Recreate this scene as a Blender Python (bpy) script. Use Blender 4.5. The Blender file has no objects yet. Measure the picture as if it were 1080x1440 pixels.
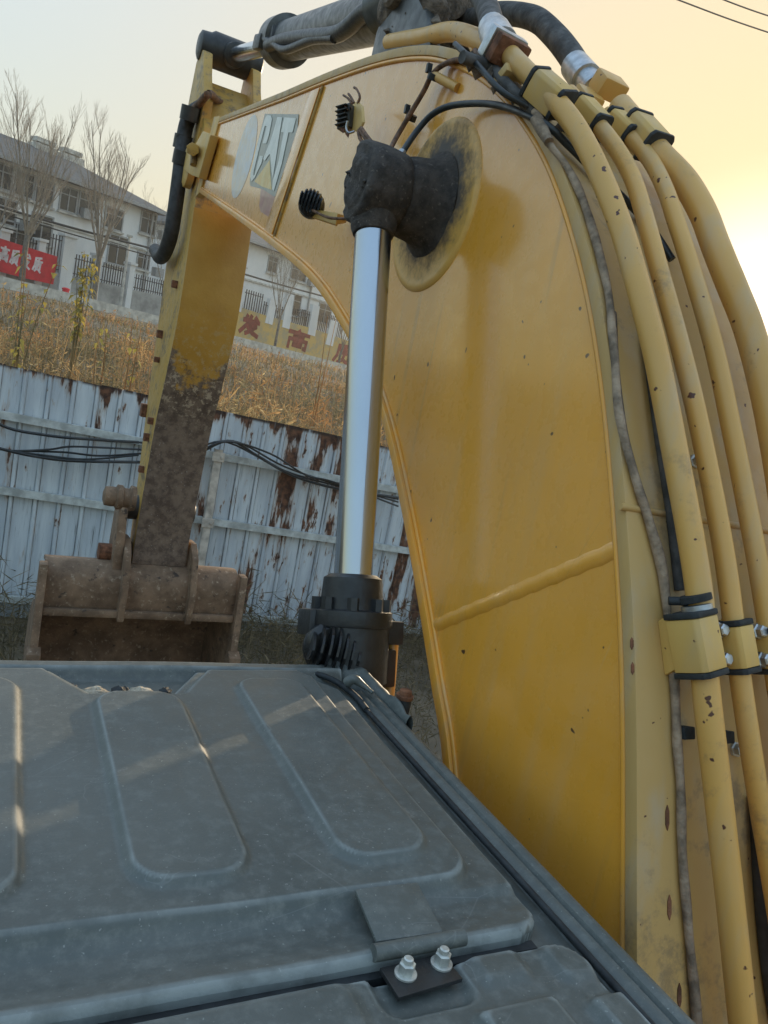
import bpy, bmesh, math, random
import numpy as np
from mathutils import Vector, Matrix, noise as mnoise

rnd = random.Random(7)
S = bpy.context.scene
COL = S.collection

# ------------------------------------------------------------------ camera
# machine frame: X right, Y forward along the boom, Z up; camera 3.3 m above the yard
CAM = np.array([0.0, 0.0, 3.3])
F = 1080.0
_v = np.array([20 - 540, 450 - 720, F]); AY = _v / np.linalg.norm(_v)
_r = math.radians(11.1)
_p = math.atan((AY[0] * math.sin(_r) - AY[1] * math.cos(_r)) / AY[2])
AZ = np.array([math.sin(_r) * math.cos(_p), -math.cos(_r) * math.cos(_p), -math.sin(_p)])
AX = np.cross(AY, AZ)
if AX[0] < 0: AX = -AX
ROT = np.array([AX, AY, AZ])                     # rows: world axes in camera coordinates (x right, y down, z forward)
cd = bpy.data.cameras.new("camera"); cam = bpy.data.objects.new("camera", cd); COL.objects.link(cam)
right, down, fwd = ROT[:, 0], ROT[:, 1], ROT[:, 2]
cam.matrix_world = Matrix(((right[0], -down[0], -fwd[0], CAM[0]), (right[1], -down[1], -fwd[1], CAM[1]),
                           (right[2], -down[2], -fwd[2], CAM[2]), (0, 0, 0, 1)))
cd.sensor_fit = 'VERTICAL'; cd.sensor_height = 36.0; cd.lens = 36.0 * F / 1440.0
cd.clip_start = 0.02; cd.clip_end = 3000
S.camera = cam

# ------------------------------------------------------------------ light
SUN = Vector((0.753, 0.631, 0.186)).normalized()
w = bpy.data.worlds.new("World"); S.world = w; w.use_nodes = True
wn = w.node_tree.nodes; wl = w.node_tree.links
sky = wn.new("ShaderNodeTexSky"); sky.sky_type = 'NISHITA'; sky.sun_disc = False
sky.sun_elevation = math.asin(SUN.z); sky.sun_rotation = math.atan2(SUN.x, SUN.y)
sky.altitude = 0; sky.air_density = 1.0; sky.dust_density = 5.0; sky.ozone_density = 1.0
wn["Background"].inputs[1].default_value = 0.12
# the phone's tone curve: the sky keeps its hues while its very wide brightness range is compressed
bw = wn.new("ShaderNodeRGBToBW"); wl.new(sky.outputs[0], bw.inputs[0])
dv = wn.new("ShaderNodeVectorMath"); dv.operation = 'DIVIDE'; wl.new(sky.outputs[0], dv.inputs[0]); wl.new(bw.outputs[0], dv.inputs[1])
pw = wn.new("ShaderNodeMath"); pw.operation = 'POWER'; wl.new(bw.outputs[0], pw.inputs[0]); pw.inputs[1].default_value = 0.045
ml = wn.new("ShaderNodeMath"); ml.operation = 'MULTIPLY'; wl.new(pw.outputs[0], ml.inputs[0]); ml.inputs[1].default_value = 0.53 / 0.12
sc_ = wn.new("ShaderNodeVectorMath"); sc_.operation = 'SCALE'; wl.new(ml.outputs[0], sc_.inputs[3])
gm = wn.new("ShaderNodeGamma"); wl.new(dv.outputs[0], gm.inputs[0]); gm.inputs[1].default_value = 0.88; wl.new(gm.outputs[0], sc_.inputs[0])
gl = wn.new("ShaderNodeMapRange"); gl.interpolation_type = 'SMOOTHSTEP'; wl.new(bw.outputs[0], gl.inputs[0])   # the glare round the sun
gl.inputs[1].default_value = 34; gl.inputs[2].default_value = 95; gl.inputs[3].default_value = 0; gl.inputs[4].default_value = 0.9 / 0.12
ad = wn.new("ShaderNodeVectorMath"); ad.operation = 'ADD'; wl.new(sc_.outputs[0], ad.inputs[0]); wl.new(gl.outputs[0], ad.inputs[1])
wb = wn.new("ShaderNodeVectorMath"); wb.operation = 'MULTIPLY'; wl.new(ad.outputs[0], wb.inputs[0]); wb.inputs[1].default_value = (1.0, 1.015, 0.955)   # the phone's warm white balance
wl.new(wb.outputs[0], wn["Background"].inputs[0])
ld = bpy.data.lights.new("sun", 'SUN'); ld.energy = 2.9; ld.angle = math.radians(0.9); ld.color = (1.0, 0.80, 0.55)
sun = bpy.data.objects.new("sun", ld); COL.objects.link(sun); sun.rotation_euler = SUN.to_track_quat('Z', 'Y').to_euler()
sun.location = (20, 16, 12)
S.view_settings.view_transform = 'Standard'; S.view_settings.look = 'None'
S.view_settings.exposure = 0.50; S.view_settings.gamma = 1.0
S.view_settings.use_curve_mapping = False

# ------------------------------------------------------------------ authoring helpers: a sight line meets a real plane
def ray(x, y): return ROT @ np.array([x - 540.0, y - 720.0, F])
def onX(x, y, X): d = ray(x, y); return tuple(CAM + d * (X / d[0]))
def onY(x, y, Y): d = ray(x, y); return tuple(CAM + d * (Y / d[1]))
def onZ(x, y, Z): d = ray(x, y); return tuple(CAM + d * ((Z - 3.3) / d[2]))

def spline(pts, k=6):
    P = [Vector(p) for p in pts]
    if len(P) < 3: return P
    Q = [P[0] * 2 - P[1]] + P + [P[-1] * 2 - P[-2]]; out = []
    for i in range(1, len(Q) - 2):
        a, b, c, d = Q[i - 1:i + 3]
        for j in range(k):
            t = j / k
            out.append(0.5 * ((2 * b) + (c - a) * t + (2 * a - 5 * b + 4 * c - d) * t * t + (3 * b - a - 3 * c + d) * t ** 3))
    out.append(P[-1]); return out

class MB:
    def __init__(s): s.v = []; s.f = []
    def add(s, vs, fs):
        o = len(s.v); s.v += [tuple(v) for v in vs]; s.f += [tuple(i + o for i in f) for f in fs]; return s
    def box(s, c, size, R=None):
        h = Vector(size) / 2; vs = []
        for x in (-1, 1):
            for y in (-1, 1):
                for z in (-1, 1):
                    p = Vector((x * h.x, y * h.y, z * h.z))
                    if R is not None: p = R @ p
                    vs.append(p + Vector(c))
        return s.add(vs, [(0, 1, 3, 2), (4, 6, 7, 5), (0, 4, 5, 1), (2, 3, 7, 6), (0, 2, 6, 4), (1, 5, 7, 3)])
    def tube(s, path, r, n=10, caps=True, flat=1.0):
        P = [Vector(p) for p in path]; m = len(P)
        R = r if isinstance(r, (list, tuple)) else [r] * m
        t0 = (P[1] - P[0]).normalized()
        a = t0.orthogonal().normalized(); vs = []; fs = []
        for i in range(m):
            t = (P[min(i + 1, m - 1)] - P[max(i - 1, 0)])
            t = t.normalized() if t.length > 1e-9 else t0
            a = (a - t * a.dot(t)); a = a.normalized() if a.length > 1e-6 else t.orthogonal().normalized()
            b = t.cross(a)
            for k in range(n):
                q = 2 * math.pi * k / n
                vs.append(P[i] + (a * math.cos(q) + b * math.sin(q) * flat) * R[i])
        for i in range(m - 1):
            for k in range(n):
                k2 = (k + 1) % n
                fs.append((i * n + k, i * n + k2, (i + 1) * n + k2, (i + 1) * n + k))
        if caps: fs += [tuple(range(n - 1, -1, -1)), tuple((m - 1) * n + k for k in range(n))]
        return s.add(vs, fs)
    def cyl(s, p0, p1, r0, r1=None, n=24): return s.tube([p0, p1], [r0, r0 if r1 is None else r1], n)
    def lathe(s, p0, axis, prof, n=32):
        ax = Vector(axis).normalized(); a = ax.orthogonal().normalized(); b = ax.cross(a); p0 = Vector(p0); vs = []; fs = []
        for (t, r) in prof:
            for k in range(n):
                q = 2 * math.pi * k / n; vs.append(p0 + ax * t + (a * math.cos(q) + b * math.sin(q)) * r)
        for i in range(len(prof) - 1):
            for k in range(n):
                k2 = (k + 1) % n; fs.append((i * n + k, i * n + k2, (i + 1) * n + k2, (i + 1) * n + k))
        fs += [tuple(range(n - 1, -1, -1)), tuple((len(prof) - 1) * n + k for k in range(n))]
        return s.add(vs, fs)
    def prism(s, poly, ext):
        e = Vector(ext); P = [Vector(p) for p in poly]; n = len(P)
        fs = [tuple(range(n)), tuple(range(2 * n - 1, n - 1, -1))]
        fs += [(i, (i + 1) % n, n + (i + 1) % n, n + i) for i in range(n)]
        return s.add(P + [p + e for p in P], fs)
    def strip(s, A, B, thick):                     # ribbon between two rails with thickness vectors
        n = len(A); A = [Vector(a) for a in A]; B = [Vector(b) for b in B]; T = [Vector(t) for t in thick]
        vs = A + B + [a + t for a, t in zip(A, T)] + [b + t for b, t in zip(B, T)]; fs = []
        for i in range(n - 1):
            fs += [(i, i + 1, n + i + 1, n + i), (2 * n + i, 3 * n + i, 3 * n + i + 1, 2 * n + i + 1),
                   (i, 2 * n + i, 2 * n + i + 1, i + 1), (n + i, n + i + 1, 3 * n + i + 1, 3 * n + i)]
        fs += [(0, n, 3 * n, 2 * n), (n - 1, 3 * n - 1, 4 * n - 1, 2 * n - 1)]
        return s.add(vs, fs)

ORG = {}
def org(o): return ORG.get(o.name, Vector((0, 0, 0))) if o is not None else Vector((0, 0, 0))

def link(o, parent=None, label=None, cat=None, group=None, kind=None):
    COL.objects.link(o)
    if parent is not None: o.parent = parent
    if label: o["label"] = label
    if cat: o["category"] = cat
    if group: o["group"] = group
    if kind: o["kind"] = kind
    return o

def thing(name, label, cat, loc, group=None):
    o = bpy.data.objects.new(name, None); o.empty_display_size = 0.2; o.location = loc
    link(o, None, label, cat, group); ORG[o.name] = Vector(loc); return o

def finish(me, bevel, smooth, seg=2):
    bm = bmesh.new(); bm.from_mesh(me)
    bmesh.ops.recalc_face_normals(bm, faces=bm.faces)
    if bevel:
        ed = [e for e in bm.edges if len(e.link_faces) == 2 and e.calc_face_angle(0) > 0.6]
        bmesh.ops.bevel(bm, geom=ed, offset=bevel, segments=seg, profile=0.6, affect='EDGES', clamp_overlap=True)
    bm.to_mesh(me); bm.free()
    if smooth:
        me.polygons.foreach_set("use_smooth", [True] * len(me.polygons)); me.set_sharp_from_angle(angle=math.radians(smooth))

def part(name, mb, mat, parent=None, bevel=0, smooth=35, loc=None, **tags):
    o0 = org(parent) if loc is None else Vector(loc)
    me = bpy.data.meshes.new(name)
    me.from_pydata([tuple(Vector(v) - o0) for v in mb.v], [], mb.f); me.materials.append(mat)
    finish(me, bevel, smooth)
    o = bpy.data.objects.new(name, me)
    if loc is not None and parent is None: o.location = loc
    link(o, parent, **tags); ORG[o.name] = o0
    return o

def raw(name, V, Fq, mat, parent=None, smooth=True, loc=(0, 0, 0), **tags):   # numpy arrays, quads or tris
    me = bpy.data.meshes.new(name); V = np.asarray(V, np.float32); Fq = np.asarray(Fq, np.int32); k = Fq.shape[1]
    me.vertices.add(len(V)); me.vertices.foreach_set("co", V.ravel())
    me.loops.add(Fq.size); me.loops.foreach_set("vertex_index", Fq.ravel())
    me.polygons.add(len(Fq)); me.polygons.foreach_set("loop_start", np.arange(0, Fq.size, k, dtype=np.int32))
    me.polygons.foreach_set("loop_total", np.full(len(Fq), k, np.int32))
    me.update(calc_edges=True); me.validate(); me.materials.append(mat)
    if smooth: me.polygons.foreach_set("use_smooth", [True] * len(me.polygons))
    o = bpy.data.objects.new(name, me); o.location = loc; link(o, parent, **tags); return o

def clone(o, parent, loc, rot=None):
    c = o.copy(); c.location = loc
    if rot is not None: c.rotation_euler = rot
    COL.objects.link(c); c.parent = parent; return c

# ------------------------------------------------------------------ materials
class NT:
    def __init__(s, name):
        s.m = bpy.data.materials.new(name); s.m.use_nodes = True; s.t = s.m.node_tree; s.b = s.t.nodes["Principled BSDF"]
        s.pos = s.t.nodes.new("ShaderNodeNewGeometry").outputs["Position"]
    def n(s, typ, **kw):
        q = s.t.nodes.new(typ)
        for k, v in kw.items(): setattr(q, k, v)
        return q
    def put(s, sock, v):
        if isinstance(v, bpy.types.NodeSocket): s.t.links.new(v, sock)
        elif isinstance(v, tuple) and len(v) == 3 and sock.type == 'RGBA': sock.default_value = (*v, 1)
        else: sock.default_value = v
    def map(s, scale=(1, 1, 1), rot=(0, 0, 0), loc=(0, 0, 0), src=None):
        q = s.n("ShaderNodeMapping"); s.put(q.inputs[0], src or s.pos)
        q.inputs["Scale"].default_value = scale; q.inputs["Rotation"].default_value = rot; q.inputs["Location"].default_value = loc
        return q.outputs[0]
    def noise(s, scale, detail=4, rough=0.55, vec=None, dist=0.0):
        q = s.n("ShaderNodeTexNoise"); s.put(q.inputs["Vector"], vec or s.pos); q.inputs["Scale"].default_value = scale
        q.inputs["Detail"].default_value = detail; q.inputs["Roughness"].default_value = rough; q.inputs["Distortion"].default_value = dist
        return q.outputs["Fac"]
    def voro(s, scale, vec=None, feature='F1'):
        q = s.n("ShaderNodeTexVoronoi", feature=feature); s.put(q.inputs["Vector"], vec or s.pos); q.inputs["Scale"].default_value = scale
        return q.outputs["Distance"]
    def ramp(s, f, a, b, lo=0.0, hi=1.0):
        q = s.n("ShaderNodeMapRange", interpolation_type='SMOOTHSTEP'); s.put(q.inputs[0], f)
        q.inputs[1].default_value = a; q.inputs[2].default_value = b; q.inputs[3].default_value = lo; q.inputs[4].default_value = hi
        return q.outputs[0]
    def math(s, op, a, b=0.0, c=0.0):
        q = s.n("ShaderNodeMath", operation=op); s.put(q.inputs[0], a); s.put(q.inputs[1], b); s.put(q.inputs[2], c); return q.outputs[0]
    def mix(s, f, a, b):
        q = s.n("ShaderNodeMix", data_type='RGBA'); s.put(q.inputs[0], f); s.put(q.inputs[6], a); s.put(q.inputs[7], b); return q.outputs[2]
    def sep(s, v=None):
        q = s.n("ShaderNodeSeparateXYZ"); s.put(q.inputs[0], v or s.pos); return q.outputs
    def dist(s, p):
        q = s.n("ShaderNodeVectorMath", operation='DISTANCE'); s.put(q.inputs[0], s.pos); q.inputs[1].default_value = p; return q.outputs["Value"]
    def bump(s, h, strength=0.3, d=0.01):
        q = s.n("ShaderNodeBump"); q.inputs["Strength"].default_value = strength; q.inputs["Distance"].default_value = d
        s.put(q.inputs["Height"], h); s.t.links.new(q.outputs[0], s.b.inputs["Normal"])
    def set(s, **kw):
        N = dict(color="Base Color", rough="Roughness", metal="Metallic", coat="Coat Weight", coatr="Coat Roughness", spec="Specular IOR Level",
                 trans="Transmission Weight", emit="Emission Color", es="Emission Strength", alpha="Alpha")
        for k, v in kw.items(): s.put(s.b.inputs[N[k]], v)
        return s.m

def simple(name, c, rough=0.6, metal=0.0, var=0.25, scale=20, bump=0.0, coat=0.0):
    t = NT(name); f = t.ramp(t.noise(scale), 0.3, 0.7)
    d = tuple(x * (1 - var) for x in c); l = tuple(min(1, x * (1 + var)) for x in c)
    t.set(color=t.mix(f, d, l), rough=t.ramp(t.noise(scale * 2.3), 0.3, 0.7, max(0, rough - 0.08), min(1, rough + 0.08)), metal=metal, coat=coat)
    if bump: t.bump(t.noise(scale * 3), bump, 0.01)
    return t.m

YEL = (0.86, 0.395, 0.045)
def yellow(name, base=YEL, rough=0.3, dust=0.25, chips=0.0, chipscale=60, grime=0.0, coat=0.35, dusty=(0.46, 0.36, 0.24), scratch=False):
    t = NT(name)
    c = t.mix(t.ramp(t.noise(3.0, 3), 0.3, 0.7), tuple(x * 0.9 for x in base), base)
    st = t.noise(14, 4, 0.6, vec=t.map((1, 1, 0.12)))
    c = t.mix(t.ramp(st, 0.45, 0.75, 0, dust), c, dusty)
    if grime:
        g = t.math('MULTIPLY', t.ramp(t.math('MULTIPLY', t.noise(26, 7, 0.72), t.noise(5, 3)), 0.30 - grime * 0.1, 0.44 - grime * 0.1), 0.35 + grime)
        c = t.mix(g, c, (0.13, 0.105, 0.08))
    if chips:
        ch = t.ramp(t.noise(chipscale, 2, 0.5), 0.76 - chips * 0.1, 0.79 - chips * 0.1)
        c = t.mix(ch, c, (0.09, 0.03, 0.015))
    if scratch:      # hairline scratches, rub marks, thin run-down streaks and a few stone chips
        for sc_, th_, mk, amt, cc in ((2.2, 0.0016, 5.0, 0.30, (0.74, 0.56, 0.32)), (4.0, 0.0018, 7.0, 0.25, (0.36, 0.20, 0.05))):
            nz = t.math('ABSOLUTE', t.math('SUBTRACT', t.noise(sc_, 1, 0.3, vec=t.map((1, 1, 0.35), rot=(0.5 + sc_, 0, 0), loc=(sc_, 0, 0))), 0.5))
            c = t.mix(t.math('MULTIPLY', t.math('MULTIPLY', t.ramp(nz, th_, 0.0), t.ramp(t.noise(mk, 2), 0.56, 0.62)), amt), c, cc)
        run = t.math('MULTIPLY', t.ramp(t.noise(30, 3, 0.6, vec=t.map((1, 1, 0.03))), 0.58, 0.72), t.ramp(t.noise(2.5, 3), 0.45, 0.65))
        c = t.mix(t.math('MULTIPLY', run, 0.5), c, (0.40, 0.25, 0.10))
        c = t.mix(t.ramp(t.noise(38, 1, 0.4), 0.785, 0.80), c, (0.10, 0.045, 0.02))
        c = t.mix(t.math('MULTIPLY', t.ramp(t.noise(110, 3, 0.7), 0.60, 0.75), 0.25), c, (0.62, 0.46, 0.26))
    rr = t.ramp(t.noise(30, 4), 0.3, 0.7, rough - 0.06, rough + 0.1)
    t.set(color=c, rough=rr, coat=coat, coatr=0.12)
    t.bump(t.noise(6, 3), 0.06, 0.01)
    return t.m

M = {}
M['plate'] = yellow("boom paint", rough=0.28, dust=0.30, coat=0.8, dusty=(0.66, 0.39, 0.15), scratch=True)
M['edge'] = yellow("edge paint", rough=0.38, dust=0.5, chips=0.15)
M['back'] = yellow("dusty back paint", rough=0.5, dust=0.8, grime=0.18, chips=0.25, coat=0.05, base=(0.56, 0.35, 0.12))
M['pipe'] = yellow("pipe paint", base=(0.68, 0.385, 0.10), dusty=(0.52, 0.37, 0.20), rough=0.42, dust=0.7, chips=0.68, chipscale=48, grime=0.05, coat=0.15)
M['clamp'] = yellow("clamp paint", base=(0.66, 0.42, 0.12), rough=0.5, dust=0.5, chips=0.25, coat=0.05)
M['stick_side'] = yellow("stick side paint", base=(0.55, 0.33, 0.07), rough=0.5, dust=0.35, grime=0.45, chips=0.5, coat=0.0)

t = NT("stick rear paint")   # orange paint above, scraped dirty steel below a rounded border
x, y, z = t.sep()
bx = t.math('POWER', t.math('MULTIPLY', t.math('SUBTRACT', x, 1.05), 2.4), 2.0)
zz = t.math('ADD', t.math('SUBTRACT', z, t.math('MULTIPLY', bx, 0.9)), t.math('MULTIPLY', t.math('SUBTRACT', t.noise(18, 5, 0.7), 0.5), 0.62))
m1 = t.ramp(zz, 3.08, 3.20)
oc = t.mix(t.ramp(t.noise(5), 0.3, 0.7), (0.44, 0.23, 0.03), (0.52, 0.29, 0.05))
mud = t.math('MULTIPLY', t.ramp(t.noise(22, 6, 0.75), 0.5, 0.62), t.ramp(z, 3.7, 3.3))
oc = t.mix(t.math('MULTIPLY', mud, 0.7), oc, (0.50, 0.38, 0.2))
sc = t.mix(t.ramp(t.noise(16, 6, 0.7), 0.35, 0.65), (0.085, 0.058, 0.043), (0.20, 0.145, 0.108))
light = t.math('MULTIPLY', t.ramp(t.noise(26, 6, 0.75), 0.52, 0.6), t.ramp(z, 2.75, 3.05))
sc = t.mix(light, sc, (0.42, 0.34, 0.25))
sc = t.mix(t.ramp(t.noise(70, 4, 0.7), 0.63, 0.70), sc, (0.36, 0.33, 0.3))
t.set(color=t.mix(m1, sc, oc), rough=t.ramp(m1, 0, 1, 0.75, 0.4)); t.bump(t.noise(40, 5, 0.7), 0.25, 0.01)
M['stick_rear'] = t.m

t = NT("greasy boss")   # black grease, dry grit near the ends
g = t.noise(34, 6, 0.7)
c = t.mix(t.ramp(g, 0.3, 0.7), (0.024, 0.020, 0.018), (0.085, 0.070, 0.060))
c = t.mix(t.ramp(t.noise(90, 4, 0.7), 0.58, 0.70), c, (0.17, 0.145, 0.125))
t.set(color=c, rough=0.72); t.bump(t.noise(60, 6, 0.75), 0.7, 0.012); M['grease'] = t.m

t = NT("flange paint")  # disc on the plate: grease spreads out from the pin
d = t.dist((0.84, 1.711, 3.75)); nz = t.math('MULTIPLY', t.math('SUBTRACT', t.noise(20, 7, 0.75), 0.5), 0.20)
x, y, z = t.sep(); m = t.ramp(t.math('ADD', t.math('ADD', d, nz), t.math('MULTIPLY', t.math('SUBTRACT', 3.75, z), 0.12)), 0.205, 0.105)
c = t.mix(m, (0.74, 0.42, 0.10), (0.075, 0.062, 0.052))
t.set(color=c, rough=t.ramp(m, 0, 1, 0.42, 0.75), coat=0.1); t.bump(t.noise(40, 5), 0.15, 0.01); M['flange'] = t.m

t = NT("chrome"); t.set(color=t.mix(t.noise(8, 3, vec=t.map((1, 1, 0.05))), (0.40, 0.43, 0.47), (0.55, 0.57, 0.60)), metal=1.0,
    rough=t.ramp(t.noise(25, 4, vec=t.map((1, 1, 0.04))), 0.3, 0.7, 0.13, 0.22)); M['chrome'] = t.m
M['castblack'] = simple("black cast paint", (0.022, 0.023, 0.024), 0.42, var=0.3, scale=30, bump=0.1)
M['blackplastic'] = simple("black moulded plastic", (0.014, 0.015, 0.017), 0.33, var=0.3, scale=40)
M['rubber'] = simple("black hose rubber", (0.028, 0.029, 0.031), 0.6, var=0.5, scale=22, bump=0.15)
M['dustyrubber'] = simple("dusty hose rubber", (0.075, 0.072, 0.07), 0.75, var=0.5, scale=25, bump=0.3)
M['wire'] = simple("black wire", (0.02, 0.025, 0.028), 0.45, var=0.2)
M['harness'] = simple("brown taped harness", (0.16, 0.085, 0.05), 0.7, var=0.5, scale=60, bump=0.3)
M['sleeve'] = simple("dirty woven sleeve", (0.27, 0.20, 0.14), 0.9, var=0.5, scale=30, bump=0.5)
M['dirt'] = simple("caked dirt", (0.14, 0.11, 0.085), 0.95, var=0.6, scale=35, bump=0.8)
M['zinc'] = simple("zinc fitting", (0.48, 0.50, 0.52), 0.38, 0.9, var=0.2, scale=40)
M['bolt'] = simple("dull bolt", (0.52, 0.53, 0.50), 0.45, 0.55, var=0.3, scale=60)
M['rust'] = simple("rust", (0.17, 0.07, 0.035), 0.85, var=0.5, scale=40, bump=0.4)
M['bucket'] = None
t = NT("bucket steel"); x, y, z = t.sep()
c = t.mix(t.ramp(t.noise(7, 6, 0.65), 0.3, 0.7), (0.115, 0.073, 0.045), (0.26, 0.17, 0.108))
c = t.mix(t.ramp(t.noise(30, 5, 0.7), 0.55, 0.7), c, (0.36, 0.28, 0.20))
c = t.mix(t.ramp(t.noise(12, 4, 0.6), 0.6, 0.7), c, (0.05, 0.035, 0.028))
t.set(color=c, rough=0.75, metal=0.15); t.bump(t.noise(35, 6, 0.7), 0.35, 0.01); M['bucket'] = t.m
M['armcyl'] = simple("dirty grey cylinder", (0.07, 0.072, 0.07), 0.4, 0.2, var=0.45, scale=14, bump=0.1)

def roofmat(edge_wear):
    t = NT("cab roof paint" if edge_wear else "cab fittings paint")
    n1 = t.noise(7, 5, 0.6); n2 = t.noise(55, 6, 0.7)
    c = t.mix(t.ramp(n1, 0.3, 0.7), (0.080, 0.092, 0.088), (0.104, 0.116, 0.110))
    c = t.mix(t.ramp(n2, 0.42, 0.75, 0, 0.6), c, (0.19, 0.20, 0.185))
    c = t.mix(t.ramp(t.noise(18, 6, 0.75), 0.62, 0.72, 0, 0.35), c, (0.30, 0.30, 0.28))
    sv = t.voro(3.2, vec=t.map((1.0, 3.5, 1), rot=(0, 0, 0.5)), feature='DISTANCE_TO_EDGE')
    sc = t.math('MULTIPLY', t.ramp(sv, 0.006, 0.0), t.ramp(t.noise(4, 2), 0.54, 0.6))
    c = t.mix(t.math('MULTIPLY', sc, 0.12), c, (0.38, 0.4, 0.4))
    c = t.mix(t.ramp(t.noise(240, 2, 0.5), 0.68, 0.76, 0, 0.55), c, (0.34, 0.35, 0.33))     # dust specks
    for sc_, th_, mk in ((3.5, .0022, 6.0), (7.0, .003, 9.0)):                                # scratches and dried water edges
        nz = t.math('ABSOLUTE', t.math('SUBTRACT', t.noise(sc_, 3, 0.45, vec=t.map((1, 1.6, 1), loc=(sc_, 2, 0))), 0.5))
        c = t.mix(t.math('MULTIPLY', t.math('MULTIPLY', t.ramp(nz, th_, 0.0), t.ramp(t.noise(mk, 2), 0.56, 0.64)), 0.25), c, (0.26, 0.28, 0.28))
    if edge_wear:
        pt = t.n("ShaderNodeNewGeometry").outputs["Pointiness"]
        c = t.mix(t.math('MULTIPLY', t.ramp(pt, 0.512, 0.55, 0, 0.55), t.ramp(t.noise(20, 4), 0.35, 0.6, 0.35, 1.0)), c, (0.36, 0.40, 0.40))
    t.set(color=c, rough=t.ramp(n2, 0.3, 0.7, 0.38, 0.58), spec=0.5)
    hb = t.math('ADD', t.noise(300, 2), t.math('MULTIPLY', t.noise(12, 3), 1.5)); t.bump(hb, 0.10, 0.004)
    return t.m
M['roof'] = roofmat(True); M['roofp'] = roofmat(False)
M['roof_dark'] = simple("rubber seal", (0.02, 0.024, 0.027), 0.7, var=0.4, scale=40)
M['cab'] = simple("cab shell paint", (0.06, 0.07, 0.075), 0.5)
M['cabglass'] = simple("dark cab glass", (0.02, 0.025, 0.03), 0.08, var=0.1)

t = NT("fence sheet paint")
x, y, z = t.sep()
topz = t.math('SUBTRACT', t.math('SUBTRACT', 2.885, t.math('MULTIPLY', x, 0.05)), z)       # metres below the top edge
cv = t.map((4.0, 1, 0.55))
c = t.mix(t.ramp(t.noise(2.2, 6, 0.6, vec=t.map((3.5, 1, 0.4))), 0.3, 0.7), (0.43, 0.49, 0.55), (0.61, 0.67, 0.71))
c = t.mix(t.ramp(t.noise(7, 6, 0.7, vec=t.map((6, 1, 0.35))), 0.55, 0.75, 0, 0.65), c, (0.20, 0.24, 0.27))
fx = t.math('FRACT', t.math('MULTIPLY', t.math('ADD', x, 44.04), 1 / 0.22)); fl = t.math('MAXIMUM', t.ramp(t.math('ABSOLUTE', t.math('SUBTRACT', fx, 0.765)), 0.035, 0.008), t.ramp(t.math('ABSOLUTE', t.math('SUBTRACT', fx, 0.985)), 0.035, 0.008))
c = t.mix(t.math('MULTIPLY', fl, t.ramp(t.noise(3, 5, 0.7, vec=t.map((3, 1, 0.6))), 0.35, 0.6, 0.25, 0.85)), c, (0.085, 0.085, 0.09))
right_ = t.math('ADD', t.ramp(x, 1.6, 2.8, 0.025, 0.11), t.ramp(x, -0.1, -0.3, 0.0, 0.06))
rn = t.math('ADD', t.noise(1.5, 6, 0.62, vec=t.map((3.2, 1, 0.55), rot=(0, 0.10, 0))), right_)
edge = t.math('MULTIPLY', t.ramp(topz, 0.22, 0.0), 0.10)
rn = t.math('ADD', rn, edge)
rn2 = t.math('ADD', t.noise(4.5, 6, 0.65, vec=t.map((2.6, 1, 0.7), rot=(0, 0.12, 0))), t.math('MULTIPLY', right_, 0.75)); rn = t.math('MAXIMUM', rn, t.math('SUBTRACT', rn2, 0.012)); rn = t.math('ADD', rn, t.math('MULTIPLY', fl, 0.02))
bare = t.ramp(rn, 0.665, 0.70)
halo = t.ramp(rn, 0.62, 0.69)
c = t.mix(t.math('MULTIPLY', halo, 0.55), c, (0.36, 0.24, 0.15))
rc = t.mix(t.ramp(t.noise(14, 5), 0.35, 0.65), (0.045, 0.02, 0.014), (0.17, 0.075, 0.04))
c = t.mix(bare, c, rc)
lip = t.math('MULTIPLY', t.ramp(topz, 0.05, 0.012), t.ramp(t.noise(9, 4, vec=t.map((1, 1, 0.2))), 0.35, 0.5)); c = t.mix(lip, c, (0.03, 0.018, 0.014))
low = t.math('MULTIPLY', t.ramp(topz, 2.15, 2.55), t.ramp(t.noise(5, 5), 0.3, 0.6)); c = t.mix(t.math('MULTIPLY', low, 0.7), c, (0.12, 0.13, 0.12))
# dark run-down lines in the folds
ln = t.math('MULTIPLY', t.ramp(t.noise(9, 3, 0.6, vec=t.map((5, 1, 0.22))), 0.64, 0.70), 0.8); c = t.mix(ln, c, (0.10, 0.11, 0.12))
t.set(color=c, rough=t.ramp(bare, 0, 1, 0.42, 0.85)); t.bump(t.math('MULTIPLY', bare, -1.0), 0.25, 0.004); M['sheet'] = t.m
M['rail'] = simple("pale rail paint", (0.46, 0.49, 0.48), 0.6, var=0.3, scale=8, bump=0.1)
M['post'] = simple("post with bare steel", (0.44, 0.40, 0.35), 0.65, var=0.35, scale=9, bump=0.1)

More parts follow.
